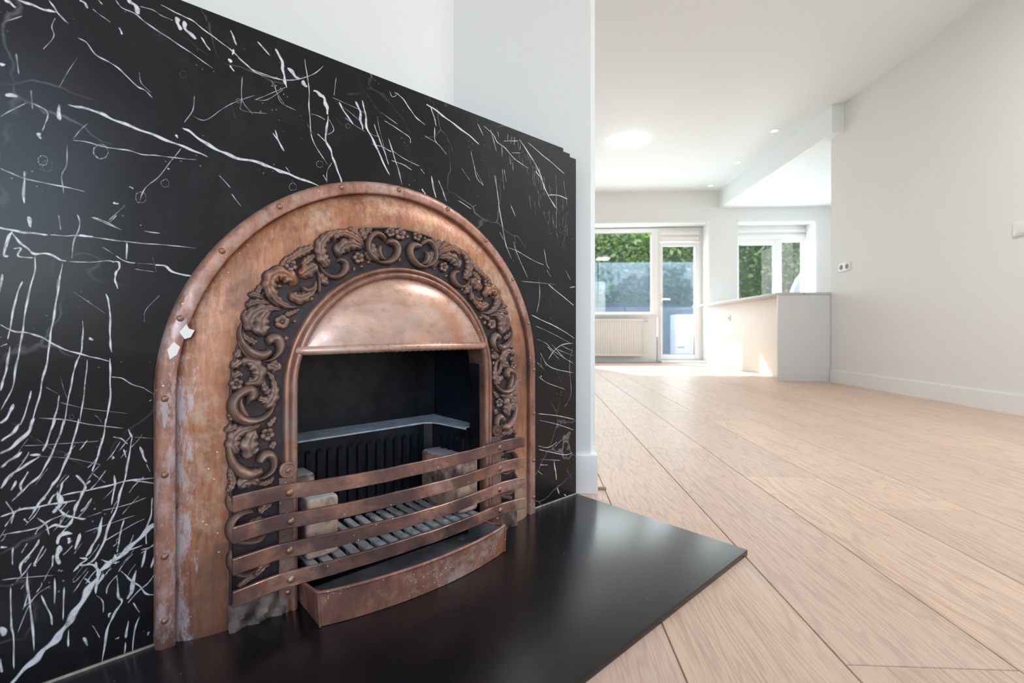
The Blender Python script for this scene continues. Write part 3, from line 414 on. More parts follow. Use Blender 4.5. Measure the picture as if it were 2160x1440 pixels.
# chimney breast (diagonal) and the short wall facing the camera
br = MB().box(-.74, .40, .30, .36, 0, HC); o = struct(br, 'wall_chimney_breast', M['wall']); o.matrix_world = FM
YS = 1.47
struct(MB().box(-.45, .166, YS, YS + .10, 0, HC), 'wall_stub', M['wall'])
struct(MB().box(.150, .1835, YS + .035, YS + .17, 0, HC).box(.150, .176, YS + .03, YS + .036, 0, HC), 'trim_1', M['trim'])
bb = MB().box(.100, .1865, YS - .014, YS + .04, .0, .118, bev=.0025).box(.104, .1865, YS + .04, YS + .17, 0, .13)
struct(bb, 'baseboard_stub', M['trim'])

# back wall (face y = 7.30) with recess for window + door, and kitchen window
YW, YF = 7.30, 7.60
wb = MB()
for x0, x1, z0, z1 in ((-.72, .15, 0, HC), (.15, 2.585, 2.12, HC), (2.585, 3.02, 0, HC), (3.02, 4.15, 2.12, HC), (3.02, 4.15, 0, .93), (4.15, 5.1, 0, HC)):
    wb.box(x0, x1, YW, YF + .1, z0, z1)
wb.box(.15, 1.885, YF - .02, YF + .1, 0, .775)
struct(wb, 'wall_back', M['wall'])
struct(MB().box(2.575, 2.60, 7.285, 7.301, 0, .118).box(.15, 1.88, YF - .034, YF - .02, 0, .118), 'baseboard_back', M['trim'])
arch1 = MB()   # thin raised edge around the recesses
for x0, x1, z1 in ((.15, 2.585, 2.12), (3.02, 4.15, 2.12)):
    arch1.box(x0, x1 + .04, 7.288, 7.301, z1, z1 + .035).box(x1, x1 + .035, 7.290, 7.301, .93 if x0 > 3 else 0, z1)
struct(arch1, 'trim_2', M['trim'])
struct(MB().box(1.90, 2.583, 7.30, 7.66, 0, .028, bev=.004), 'trim_3', M['frame'])

def frame(mb, x0, x1, z0, z1, wl, wr, wb_, wt, y0, y1, bev=.004):
    mb.box(x0, x0 + wl, y0, y1, z0, z1, bev=bev); mb.box(x1 - wr, x1, y0, y1, z0, z1, bev=bev)
    mb.box(x0 + wl, x1 - wr, y0, y1, z0, z0 + wb_, bev=bev); mb.box(x0 + wl, x1 - wr, y0, y1, z1 - wt, z1, bev=bev); return mb
def glazing(x0, x1, z0, z1, y, parent):
    MB().box(x0, x1, y, y + .004, z0, z1).build('pane', M['glass'], parent, smooth=False)
    frame(MB(), x0 - .004, x1 + .004, z0 - .004, z1 + .004, .008, .008, .008, .008, y - .012, y - .002, 0).build('gasket', M['rubber'], parent, smooth=False)
w1 = struct(frame(MB(), .18, 1.905, .70, 2.10, .07, .10, .085, .065, YF - .03, YF + .05), 'window_1', M['frame'])
glazing(.25, 1.805, .785, 2.035, YF, w1)
MB().box(.15, 1.90, YF - .10, YF - .01, .735, .765, bev=.006).build('window_sill', M['frame'], w1)
d1 = struct(frame(MB(), 1.905, 2.585, .028, 2.10, .03, .035, .03, .02, YF - .03, YF + .05), 'door_1', M['frame'])
leaf = frame(MB(), 1.935, 2.545, .045, 1.875, .042, .072, .075, .06, YF - .045, YF + .03).build('door_leaf', M['frame'], d1)
glazing(1.977, 2.473, .12, 1.815, YF - .005, leaf)
h = MB().box(1.948, 1.968, YF - .053, YF - .045, .88, 1.06, bev=.003).tube([(1.958, YF - .05, .985), (1.958, YF - .095, .985)], .009).tube([(1.958, YF - .095, .985), (1.975, YF - .10, .985), (2.075, YF - .10, .98)], .010)
h.build('door_handle', M['chrome'], leaf)
v = MB().box(1.935, 2.545, YF - .03, YF + .03, 1.89, 2.078)
for k in range(2): v.box(1.94, 2.54, YF - .055, YF - .03, 1.905 + k * .085, 1.925 + k * .085 + .035, bev=.006)
v.build('vent_grille', M['frame'], d1)
w2 = struct(frame(MB(), 3.03, 4.16, .93, 1.905, .12, .025, .06, .03, YF - .03, YF + .05), 'window_2', M['frame'])
MB().box(3.688, 3.80, YF - .035, YF + .05, .95, 1.89, bev=.005).build('mullion', M['frame'], w2)
MB().box(3.15, 3.69, YF - .03, YF + .05, 1.825, 1.88, bev=.004).build('sash_rail', M['frame'], w2)
glazing(3.15, 3.672, .99, 1.822, YF, w2); glazing(3.805, 4.135, .99, 1.885, YF, w2)
v = MB().box(3.03, 4.16, YF - .03, YF + .03, 1.905, 2.12)
for k in range(2): v.box(3.04, 4.15, YF - .055, YF - .03, 1.925 + k * .085, 1.98 + k * .085, bev=.006)
v.build('vent_grille', M['frame'], w2)
MB().box(3.02, 4.15, 7.31, YF - .03, .905, .935, bev=.004).build('window_sill', M['frame'], w2)

# radiator under the left window
r = empty('radiator', (1.10, 7.47, .095), 0, 'white panel radiator with vertical ribs under the large garden window', 'radiator')
off = (1.10, 7.47, .095)
rows = []
n = 150
for i in range(n + 1):
    x = .556 + (1.645 - .556) * i / n; d = .006 * max(-1, min(1, 1.6 * math.sin(2 * math.pi * (x - .556) / .0365)))
    rows.append([(x, 7.455 - d, .125), (x, 7.450 - d, .14), (x, 7.450 - d, .63), (x, 7.455 - d, .645)])
fp_ = MB().grid(rows).box(.55, 1.645, 7.457, 7.52, .095, .673)
fp_.box(.55, 1.648, 7.441, 7.458, .645, .673, bev=.004).box(.55, 1.648, 7.441, 7.458, .095, .125, bev=.004)
fp_.build('front_panel', M['radiator'], r, off)
MB().box(1.645, 1.655, 7.44, 7.525, .10, .668, bev=.003).build('side_panel', M['radiator'], r, off)
MB().tube([(1.655, 7.48, .645), (1.70, 7.48, .645)], .010).disc((1.695, 7.48, .645), .018, .04, 'x').build('valve', M['chrome'], r, off)
for x in (.9, 1.4): MB().box(x, x + .04, 7.52, 7.578, .25, .5).build('wall_bracket', M['radiator'], r, off)

# breakfast peninsula
p = empty('breakfast_peninsula', (2.70, 6.0, 0), 0, 'white kitchen peninsula with grey end panel where the right wall ends', 'kitchen island'); off = (2.70, 6.0, 0)
MB().box(2.357, 2.955, 4.762, 4.785, 0, .842, bev=.0015).build('end_panel', M['panel'], p, off)
MB().box(2.565, 2.595, 4.786, 7.298, 0, .842).build('side_panel', M['sidepanel'], p, off)
MB().box(2.60, 3.00, 4.786, 7.295, 0, .84).build('cabinet_body', M['panel'], p, off)
MB().box(2.60, 2.66, 7.21, 7.24, .7, .8).build('bracket', M['panel'], p, off)
c = MB().box(2.352, 3.02, 4.757, 7.298, .843, .868, bev=.002).build('worktop', M['counter'])
tag(c, 'thin grey stone worktop lying on the breakfast peninsula', 'worktop')
MB().disc((2.600, 4.758, .856), .006, -.003, 'y', 10).build('screw_cap', M['darkplastic'], c)
s_ = tag(MB().box(2.555, 2.5655, 6.42, 6.50, .62, .70, bev=.003).build('outlet_plate', M['plastic']), 'small white outlet plate low on the cream side of the peninsula', 'wall socket')
MB().disc((2.555, 6.46, .66), .02, -.003, 'x', 14).build('socket_well', M['darkplastic'], s_)

# double socket on the right wall
s_ = empty('double_socket', (X_R, 4.545, 1.085), 0, 'white double wall socket on the far end of the right wall', 'wall socket'); off = (X_R, 4.545, 1.085)
MB().box(X_R - .010, X_R, 4.465, 4.625, 1.045, 1.125, bev=.004).build('cover_plate', M['plastic'], s_, off)
for yy in (4.505, 4.585):
    q = MB(); q.disc((X_R - .0105, yy, 1.085), .024, -.001, 'x', 20).box(X_R - .0125, X_R - .011, yy - .004, yy + .004, 1.068, 1.102).build('socket_well', M['darkplastic'], s_, off)
# switch plate on the right wall, cut by the frame
s_ = empty('light_switch', (X_R, 2.90, 1.10), 0, 'white light switch plate on the right wall at the picture edge', 'light switch'); off = (X_R, 2.90, 1.10)
MB().box(X_R - .011, X_R, 2.82, 2.985, 1.058, 1.142, bev=.003).build('cover_plate', M['plastic'], s_, off)
for a in (2.835, 2.905): MB().box(X_R - .015, X_R - .0105, a, a + .062, 1.069, 1.131, bev=.002).build('rocker', M['plastic'], s_, off)

# ceiling lights
l = empty('ceiling_light', (1.01, 5.29, HC), 0, 'large round flush white ceiling light glowing', 'ceiling light')
rws = [[(rr * math.cos(a), rr * math.sin(a), zz) for a in (2 * math.pi * q / 48 for q in range(48))] for rr, zz in ((.172, -.012), (.178, -.018), (.178, -.036), (.170, -.045), (.10, -.050), (.002, -.051))]
MB().grid(rws, closed=True).build('diffuser', M['lamp'], l)
MB().disc((0, 0, -.0005), .160, -.013, 'z', 40).build('base', M['plastic'], l)
q = l.copy(); COL.objects.link(q); q.location = (1.9, 1.5, HC); q['label'] = 'added round ceiling light, out of view, brightening the near part of the room'  # copy of the visible light, added out of view around the near fill
for ch in list(l.children): d = ch.copy(); COL.objects.link(d); d.parent = q
spots = [((2.505, 5.13, HC), 'recessed ceiling spotlight, nearest of the three beside the soffit'), ((2.512, 6.07, HC), 'recessed ceiling spotlight, middle of the three beside the soffit'),
         ((2.522, 7.03, HC), 'recessed ceiling spotlight, farthest of the three, close to the back wall'), ((3.98, 6.93, 2.335), 'recessed spotlight in the lower kitchen soffit above the right window')]
proto = None
for loc, lab in spots:
    if proto is None:
        proto = empty('spotlight', loc, 0, lab, 'ceiling light', 'recessed ceiling spotlights')
        rws = [[(rr * math.cos(a), rr * math.sin(a), zz) for a in (2 * math.pi * q / 28 for q in range(28))] for rr, zz in ((.046, -.0005), (.044, -.005), (.034, -.006), (.031, -.002))]
        MB().grid(rws, closed=True).build('bezel', M['trim'], proto); MB().disc((0, 0, -.0008), .031, -.002, 'z', 24).build('lens', M['lamp'], proto)
    else:
        q = proto.copy(); COL.objects.link(q); q.location = loc; q['label'] = lab
        for ch in list(proto.children): d = ch.copy(); COL.objects.link(d); d.parent = q
bpy.context.view_layer.update()

# ================================================================== garden
struct(MB().box(-8, 14, 7.70, 16, -.25, -.10), 'ground', M['paving'])
gw = MB().box(-5, 9, 10.2, 10.4, -.1, 1.0); gwo = gw.build('garden_wall', M['concrete']); tag(gwo, 'low grey concrete garden wall under the hanging foliage', 'wall')
MB().box(-5, 9, 10.16, 10.42, 1.0, 1.05, bev=.01).build('coping', M['dark'], gwo)
def leaf_cloud(n, fn, size, rnd, lo=0.0):
    vs = []; fs = []; wr = []
    for i in range(n):
        p, nn = fn(rnd); s = size * rnd.uniform(.6, 1.3)
        a = Vector((rnd.gauss(0, 1), rnd.gauss(0, 1), rnd.gauss(0, .6))).normalized(); b = a.cross(nn + Vector((rnd.gauss(0, .7), rnd.gauss(0, .7), rnd.gauss(0, .7)))).normalized()
        o = len(vs); up = a.cross(b) * .15
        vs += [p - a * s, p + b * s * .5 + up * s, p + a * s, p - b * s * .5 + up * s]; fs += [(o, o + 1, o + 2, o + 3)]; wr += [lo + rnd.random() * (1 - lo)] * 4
    return vs, fs, wr
rnd = random.Random(3)
def bush(name, cx, cy, z0, z1, rx, ry, n, size, label, lo=0.0, hang=0.0):
    o = empty(name, (cx, cy + .1, -.1), 0, label, 'shrub', 'garden hedge behind the windows'); off = (cx, cy + .1, -.1); cz = (z0 + z1) / 2; rz = (z1 - z0) / 2
    def fn(r):
        while True:
            d = Vector((r.gauss(0, 1), r.gauss(0, 1), r.gauss(0, 1))).normalized()
            if d.y < .35: break
        k = r.uniform(.72, 1.08); p = Vector((cx + d.x * rx * k, cy + d.y * ry * k, cz + d.z * rz * k)); p.z += .12 * math.sin(p.x * 7) * hang; return p, d
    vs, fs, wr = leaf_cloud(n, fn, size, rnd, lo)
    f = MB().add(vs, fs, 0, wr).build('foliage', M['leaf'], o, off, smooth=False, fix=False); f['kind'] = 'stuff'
    rows = []
    for i in range(9):
        th = math.pi * i / 8; rows.append([(cx + rx * .78 * math.sin(th) * math.cos(a), cy + .12 + ry * .72 * math.sin(th) * math.sin(a), cz + rz * .86 * math.cos(th)) for a in (2 * math.pi * q / 16 for q in range(16))])
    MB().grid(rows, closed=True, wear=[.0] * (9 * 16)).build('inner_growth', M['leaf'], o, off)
    t_ = MB()
    for k in range(3):
        bx = cx + rnd.uniform(-.4, .4) * rx; t_.tube([(bx, cy + .1, -.1), (bx + rnd.uniform(-.1, .1), cy + .05, z0), (bx + rnd.uniform(-.4, .4), cy, cz)], [.035, .028, .015], 6)
    t_.build('stem', M['bark'], o, off)
for args in (('hedge_shrub', .2, 11.0, .62, 2.9, 1.0, .75, 2600, .075, 'bushy green shrub behind the left edge of the large window', .1, 1),
             ('hedge_shrub', 1.75, 11.1, .75, 3.0, 1.0, .8, 2800, .07, 'light green shrub seen through the right part of the large window', .3, 1),
             ('hedge_shrub', 3.1, 10.9, .80, 2.95, .85, .7, 2400, .07, 'green shrub seen through the glass of the garden door', .1, 1),
             ('hedge_shrub', 4.6, 11.0, .45, 3.1, 1.0, .75, 3000, .055, 'dense small-leaved shrub behind the left pane of the kitchen window', .0, 1),
             ('hedge_shrub', 6.1, 11.0, .4, 3.1, 1.0, .75, 3000, .06, 'dense shrub behind the right pane of the kitchen window', .1, 1)):
    bush(*args)
hb = MB()
for i in range(3): pass
bk = []
for i in range(41):
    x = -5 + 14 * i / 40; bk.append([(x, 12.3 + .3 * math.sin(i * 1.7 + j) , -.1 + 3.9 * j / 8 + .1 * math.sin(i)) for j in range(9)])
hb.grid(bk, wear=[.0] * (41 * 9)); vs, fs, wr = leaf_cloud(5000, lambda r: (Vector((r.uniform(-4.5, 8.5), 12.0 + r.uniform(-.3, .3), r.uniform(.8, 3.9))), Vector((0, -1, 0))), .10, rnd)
ho = tag(hb.add(vs, fs, 0, wr).build('tall_hedge', M['leaf'], smooth=False, fix=False), 'tall dark green hedge closing the garden behind the shrubs', 'hedge', kind='stuff')
vn = [((1.5, 10.06, -.1), (1.35, 10.08, .4), (1.10, 10.08, .9), (.9, 10.09, 1.2)), ((2.05, 10.06, -.1), (1.95, 10.08, .5), (1.85, 10.08, .95), (1.8, 10.09, 1.3)),]
for i, q in enumerate(vn):
    tag(MB().tube([Vector(a) for a in q], [.025, .022, .018, .012], 6).build('vine_stem', M['bark']), ('thin brown vine stem leaning left against the garden wall', 'thin brown vine stem rising nearly upright on the garden wall')[i], 'vine')
g = empty('glass_screen', (1.2, 9.2, -.1), 0, 'hazy bluish glass garden screen standing in front of the shrubs', 'glass screen'); off = (1.2, 9.2, -.1)
for x0, x1 in ((-.6, 1.17), (1.19, 3.0)):
    MB().box(x0, x1, 9.2, 9.212, -.08, 1.80).build('glass_panel', M['screen'], g, off, smooth=False)
MB().box(-.6, 3.0, 9.18, 9.23, -.1, -.06).build('bottom_rail', M['trim'], g, off)
b = empty('white_cabinet', (2.66, 8.62, -.1), 0, 'bright white metal box standing outside the glazed door', 'box'); off = (2.66, 8.62, -.1)
MB().box(2.43, 2.95, 8.45, 8.8, -.07, .775, bev=.025).build('body', M['box'], b, off)
MB().box(2.46, 2.58, 8.435, 8.45, .20, .225, bev=.004).build('handle', M['chrome'], b, off)
for x in (2.47, 2.88): MB().box(x, x + .04, 8.5, 8.75, -.1, -.07).build('foot', M['dark'], b, off)
gs = MB().prism([(4.50, -.1), (4.75, -.1), (4.75, 1.55), (4.70, 1.52), (4.60, 1.38), (4.52, 1.2), (4.50, 1.05)], 8.6, 8.72)
tag(gs.build('garden_panel', M['paleplastic']), 'pale rounded upright panel outside the right pane of the kitchen window', 'garden panel')

# ================================================================== fireplace
# hearth slab
h_ = MB().box(-.62, .602, -.492, .0, 0, HZ, bev=.0012)
ho = h_.build('hearth_slab', M['hearth']); fp_place(ho, (0, 0, 0)); tag(ho, 'flat black stone hearth slab lying on the oak floor before the fireplace', 'hearth')
# mantelpiece
mp_ = fp_thing('marble_mantelpiece', (0, 0, HZ), 'black marble chimneypiece with white veins around the copper fireplace', 'fireplace surround'); off = (0, 0, HZ)
R = .395
poly = [(-.6, HZ), (-R, HZ)] + [(-R * math.cos(a), SP + R * math.sin(a)) for a in (math.pi * i / 40 for i in range(41))] + [(R, HZ), (.6, HZ), (.6, 1.010), (-.6, 1.010)]
sl = MB().prism(poly, 0, .022, 'y')
VE = [x.split(',') for x in VEINS.split('|')]
def catmull(P, k=5):
    if len(P) < 3: return [tuple(P[0][i] + (P[1][i] - P[0][i]) * t / (k * 1.) for i in range(len(P[0]))) for t in range(k + 1)]
    Q = [tuple(2 * a - b for a, b in zip(P[0], P[1]))] + list(P) + [tuple(2 * a - b for a, b in zip(P[-1], P[-2]))]; out = []
    for i in range(1, len(Q) - 2):
        for j in range(k):
            t = j / k; out.append(tuple(.5 * (2 * b + (c - a) * t + (2 * a - 5 * b + 4 * c - d) * t * t + (3 * b - a - 3 * c + d) * t ** 3) for a, b, c, d in zip(Q[i - 1], Q[i], Q[i + 1], Q[i + 2])))
    out.append(tuple(P[-1])); return out
rv = random.Random(11); vi = 0
def vein(wd, inten, pts):
    global vi
    wd = max(wd * (.72 if pts[0][0] > 200 else 1), .9) / 1000; c = catmull([(x / 1000, z / 1000) for x, z in pts], 7); n = len(c); rows = []; wr = []
    # small natural wobble
    ph = rv.random() * 9; y = -.00012 - vi * 1.5e-6; vi += 1
    for i, (x, z) in enumerate(c):
        a, b = c[max(0, i - 1)], c[min(n - 1, i + 1)]; dx, dz = b[0] - a[0], b[1] - a[1]; L = math.hypot(dx, dz) or 1; nx, nz = -dz / L, dx / L
        t = i / (n - 1); tp = min(1, .22 + 1.1 * math.sin(math.pi * min(1, max(0, t))) ** .6)
        wv = wd * .42 * tp * (1 + .28 * math.sin(ph + i * .6)); j = wd * .10 * math.sin(ph * 2 + i * .7)
        x += nx * j; z += nz * j
        rows.append([(x + nx * wv * d, y, z + nz * wv * d) for d in (-1, -.45, .45, 1)]); k = inten * (.75 + .25 * math.sin(ph + i * .9))
        k = k if 0 < t < 1 else 0; wr += [0, k, k, 0]
    if all(-.6 < p_[0] < .6 and HZ < p_[2] < 1.009 for r_ in rows for p_ in r_) or True:
        keep = [r_ for r_ in range(len(rows)) if all(-.599 < p_[0] < .599 and HZ + .0005 < p_[2] < 1.0095 for p_ in rows[r_])]
        if len(keep) > 1:
            run = [keep[0]]
            for r_ in keep[1:] + [10 ** 6]:
                if r_ == run[-1] + 1: run.append(r_)
                else:
                    if len(run) > 1: sl.grid([rows[q] for q in run], 1, wear=[wr[q * 4 + e] for q in run for e in range(4)])
                    run = [r_]
for q in VE:
    wd, it = float(q[0]), float(q[1]); v = list(map(float, q[2:])); vein(wd, it * (.55 if len(v) == 20 and abs(v[0] - v[18]) < 40 and abs(v[1] - v[19]) < 40 else 1), list(zip(v[::2], v[1::2])))
# fine oblique hairs: lower left fan of the slab and the frayed upper right
for i in range(70):
    x = rv.uniform(-600, -440); z = rv.uniform(120, 330); L = rv.uniform(8, 34); a = math.radians(rv.uniform(48, 66)); vein(rv.uniform(.9, 2.4), rv.uniform(.3, .7), [(x, z), (x + L * .5 * math.cos(a) + rv.uniform(-2, 2), z + L * .5 * math.sin(a)), (x + L * math.cos(a), z + L * math.sin(a))])
for i in range(46):
    x = rv.uniform(330, 560); z = 985 - (x - 330) * .75 + rv.uniform(-70, 55); L = rv.uniform(12, 45); vein(1.0, rv.uniform(.25, .6), [(x, z), (x + 3, z - L * .5), (x + rv.uniform(2, 9), z - L)])
for i in range(60):
    x = rv.uniform(-590, 590); z = rv.uniform(60, 990)
    if math.hypot(x, max(z - 395, 0)) < 425: continue
    a = rv.uniform(-1.4, -.5); L = rv.uniform(10, 60); vein(.9, rv.uniform(.15, .35), [(x, z), (x + L * .5 * math.cos(a) + rv.uniform(-4, 4), z + L * .5 * math.sin(a)), (x + L * math.cos(a), z + L * math.sin(a))])
sl.build('face_slab', [M['marble'], M['vein']], mp_, off, smooth=False, fix=False)
MB().box(.578, .5995, .0225, .046, HZ, 1.010).build('side_slab', M['marble'], mp_, off, smooth=False)
MB().box(-.5995, -.578, .0225, .12, HZ, 1.010).build('side_slab', M['marble'], mp_, off, smooth=False)
# stepped mantel courses, each with a cut front edge
def course(w_, y0, z0, z1, name):
    mb = MB(); poly = [(-w_, y0), (w_, y0), (w_, .06), (w_ - .23, .298), (-w_ + .23, .298), (-w_, .06)]
    mb.prism(poly, z0, z1, 'z'); o = mb.build(name, M['marble'], mp_, off, smooth=False); b = o.modifiers.new('edge', 'BEVEL'); b.width = .0015; b.segments = 2; b.limit_method = 'ANGLE'; return o
course(.585, .010, 1.0102, 1.0255, 'moulding_course'); course(.567, .020, 1.0257, 1.0405, 'moulding_course')
MB().box(-.61, .60, -.0035, .0, HZ, HZ + .0022).build('grout_line', M['grout'], mp_, off)

# copper insert
fi = fp_thing('fireplace_insert', (0, 0, HZ), 'arched copper fireplace insert with cast acanthus ornament and domed hood', 'fireplace'); off = (0, 0, HZ)
def arch(mb, prof, z0=HZ, nleg=8, narc=56, mi=0):
    rows = []
    for i in range(nleg):
        z = z0 + (SP - z0) * i / nleg; rows.append([(-r_, -p_, z) for r_, p_ in prof])
    for i in range(narc + 1):
        a = math.pi * (1 - i / narc); rows.append([(r_ * math.cos(a), -p_, SP + r_ * math.sin(a)) for r_, p_ in prof])
    for i in range(nleg):
        z = SP - (SP - z0) * (i + 1) / nleg; rows.append([(r_, -p_, z) for r_, p_ in prof])
    return mb.grid(rows, mi)
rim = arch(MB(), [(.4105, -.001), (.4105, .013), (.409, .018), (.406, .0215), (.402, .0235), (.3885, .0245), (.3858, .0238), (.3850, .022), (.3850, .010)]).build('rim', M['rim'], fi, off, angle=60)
rp = [(.399 * math.cos(math.radians(a)), SP + .399 * math.sin(math.radians(a))) for a in range(0, 181, 18)] + [(sx_ * .399, z) for sx_ in (-1, 1) for z in (.2785, .1535, .055)]
rv0 = None
for x, z in rp:
    if rv0 is None:
        rv0 = MB().dome((0, 0, 0), .0052, .0032, seg=12, rings=3).build('rivet', M['rivet'], rim); q = rv0
    else: q = rv0.copy(); COL.objects.link(q); q.parent = rim
    q.location = (x, -.0240, z - HZ) if False else (x, -.0240, z - HZ)
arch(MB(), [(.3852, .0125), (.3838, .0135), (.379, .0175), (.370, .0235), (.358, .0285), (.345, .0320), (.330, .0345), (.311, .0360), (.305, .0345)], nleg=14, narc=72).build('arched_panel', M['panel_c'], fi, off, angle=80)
orn = arch(MB(), [(.3155, .034), (.3150, .0395), (.3125, .0405), (.3105, .0375), (.30, .0370), (.24, .0370), (.2345, .0375), (.2335, .0420)]).build('ornament_band', M['ornground'], fi, off, angle=60)
# paint chips stuck on the rim (upper left)
for pts in ([(-.381, .497), (-.372, .509), (-.368, .502), (-.361, .500), (-.366, .489), (-.374, .486)], [(-.396, .470), (-.388, .482), (-.380, .474), (-.384, .462), (-.393, .455)]):
    MB().prism(pts, -.0265, -.0252, 'y').build('paint_chip', M['ash'], rim, off=(0, 0, HZ), smooth=False)
def leafmesh(h, lb, pts):
    P = catmull([(x / 1000, z / 1000, wd * (1.42 if lb else 1.25) / 1000) for x, z, wd in pts], 6); n = len(P); D = [-1, -.9, -.72, -.5, -.3, -.12, 0, .12, .3, .5, .72, .9, 1]; rows = []; wr = []; s = 0; h = h * 1.25 / 1000
    avg = sum(p_[2] for p_ in P) / n
    for i, (x, z, wd) in enumerate(P):
        a, b = P[max(0, i - 1)], P[min(n - 1, i + 1)]; dx, dz = b[0] - a[0], b[1] - a[1]; L = math.hypot(dx, dz) or 1e-6; nx, nz = -dz / L, dx / L
        if i: s += math.hypot(x - P[i - 1][0], z - P[i - 1][1])
        t = i / (n - 1); e = min(1, (min(t, 1 - t) / .12)) ** .5; hh = (.45 * h + .75 * h * min(1, wd / max(avg, 1e-4)) * .75) * (.25 + .75 * e) * (.82 if lb else 1)
        lob = 1 + (.30 * abs(math.sin(math.pi * s / (avg * .72))) ** .7 - .20 if lb else 0)
        wv = max(wd, .0008) * .5 * (.15 + .85 * e) * lob
        row = []
        for d in D:
            q = max(0, 1 - abs(d) ** 2.6) ** .62; g = -.16 * math.exp(-(d * 6) ** 2) - .10 * (math.exp(-((abs(d) - .5) * 9) ** 2)) if lb else .10 * math.exp(-(d * 3) ** 2) - .13 * math.exp(-((abs(d) - .62) * 9) ** 2)
            if lb: g += .13 * math.cos(2 * math.pi * s / (avg * .72) + abs(d) * 3.2 + math.pi) * min(1, abs(d) * 1.8) * -1
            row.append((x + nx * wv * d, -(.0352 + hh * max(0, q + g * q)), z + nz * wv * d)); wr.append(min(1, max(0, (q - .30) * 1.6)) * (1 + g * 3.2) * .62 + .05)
        rows.append(row)
    return MB().grid(rows, 0, wear=wr)
parts = []
for q in LEAVES.split('|'):
    v = q.split(','); f = list(map(float, v[2:])); mb = leafmesh(int(v[0]), int(v[1]), [tuple(f[i:i + 3]) for i in range(0, len(f), 3)])
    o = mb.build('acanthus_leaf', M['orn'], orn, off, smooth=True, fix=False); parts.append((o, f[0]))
fl0 = None
def flower(r0):
    mb = MB(); rows = []; wr = []
    for i, rr in enumerate((.20, .32, .55, .78, .93, 1.0)):
        row = []
        for k in range(60):
            a = 2 * math.pi * k / 60; lob = .80 + .20 * abs(math.cos(2.5 * a)) ** .6; hgt = (.0035, .0050, .0072, .0070, .0050, -.002)[i]; hgt -= .0022 * (1 - abs(math.cos(2.5 * a)) ** .5) * (rr > .3)
            row.append((r0 * rr * lob * math.cos(a), -hgt, r0 * rr * lob * math.sin(a))); wr.append((.15, .5, .62, .6, .35, .1)[i] - .3 * (1 - abs(math.cos(2.5 * a)) ** .5))
        rows.append(row)
    mb.grid(rows, 0, closed=True, wear=wr)
    rows = [[(r0 * .20 * math.cos(b_) * math.cos(a), -.0030 - .0050 * math.sin(b_), r0 * .20 * math.cos(b_) * math.sin(a)) for a in (2 * math.pi * k / 14 for k in range(14))] for b_ in (0, .5, 1.0, 1.5)]
    mb.grid(rows, 0, closed=True, wear=[1.0] * 56); return mb
FLW = [tuple(map(float, q.split(','))) for q in FLOWERS.split('|')]
for x, z, r_ in FLW:
    if fl0 is None: fl0 = flower(.0105).build('flower', M['orn'], orn, smooth=True, fix=False); q = fl0
    else: q = fl0.copy(); COL.objects.link(q); q.parent = orn
    k = r_ / 10.5; q.scale = (k, 1.15, k); q.location = (x / 1000, -.0395, z / 1000 - HZ); q.rotation_euler = (0, random.uniform(0, 1), 0)
    if abs(x) > 20: parts.append((q, x))
    elif x < -20: parts.append((q, x))
for o, x in parts:      # the right half of the casting mirrors the left
    m_ = o.copy(); COL.objects.link(m_); m_.parent = orn; m_.scale = (-o.scale[0], o.scale[1], o.scale[2]); m_.location = (-o.location[0], o.location[1], o.location[2])
# fine filler buds in the ground of the band
for i in range(46):
    a = math.pi * (i + .5) / 46; rr = rv.choice((.246, .250, .300, .306)); 
    mb = MB().dome((0, 0, 0), rv.uniform(.004, .0065), .006, seg=10, rings=3)
    if i == 0: bud0 = mb.build('bud', M['mould'], orn); q = bud0
    else: q = bud0.copy(); COL.objects.link(q); q.parent = orn
    q.location = (rr * math.cos(a), -.0372, SP + rr * math.sin(a) - HZ); q.scale = (rv.uniform(.8, 1.5), 1, rv.uniform(.8, 1.5))
# cast foot blocks under the band, left and right
for sgn in (-1, 1):
    mb = MB(); rows = []
    for i in range(13):
        x = .232 + (.318 - .232) * i / 12; rows.append([(sgn * x, -(.036 + (.012 + .004 * math.sin(i * 1.3 + k)) * (1 - (k / 6) ** 3)), HZ + .046 * k / 6 + .003 * math.sin(i * .9)* (k > 0)) for k in range(7)])
    mb.grid(rows); mb.build('corroded_foot', M['base'], orn, off)
arch(MB(), [(.2345, .037), (.2340, .046), (.2320, .0495), (.2290, .0505), (.2262, .0490), (.2248, .0462), (.2235, .0470), (.2225, .0500), (.2195, .0525), (.2160, .0525), (.2130, .0500), (.2110, .0455), (.2100, .040), (.2100, -.008)], nleg=8, narc=56).build('inner_moulding', M['mould'], fi, off, angle=50)
# hood: bulging copper dome closing the head of the opening
zb, rh = .4645, .2145
rows = []
nx_ = 44
for j in range(15):
    v_ = j / 14; row = []
    for i in range(nx_ + 1):
        a = math.pi * (1 - i / nx_); bx = (rh) * math.cos(a); # boundary point for this ray
        bz = SP + math.sqrt(max(rh * rh - bx * bx, 0)); bz = max(bz, zb)
        X = bx * (1 - v_ * .0); Z = zb + (bz - zb) * (1 - v_); q = (bx / rh); 
        bul = max(0, 1 - q * q) ** .55; t = (Z - zb) / (SP + rh - zb)
        e = max(0, 1 - ((Z - zb) / max(bz - zb, 1e-4)) ** 2.2)
        row.append((X, -(.0395 + .036 * bul * e ** .6), Z))
    rows.append(row)
hood = MB().grid(rows).build('hood', M['hood'], fi, off, angle=80)
lip = []
for i in range(61):
    x = -.2125 + .425 * i / 60; q = x / .2125; p_ = .0400 + .0375 * max(0, 1 - q * q) ** .55
    lip.append((x, -p_, zb - .0015 + .0025 * (1 - q * q)))
rr_ = [.0082 + .0008 * math.sin(i * 3.1) for i in range(61)]
MB().tube(lip, rr_, 10).build('rolled_lip', M['hood'], hood, off)
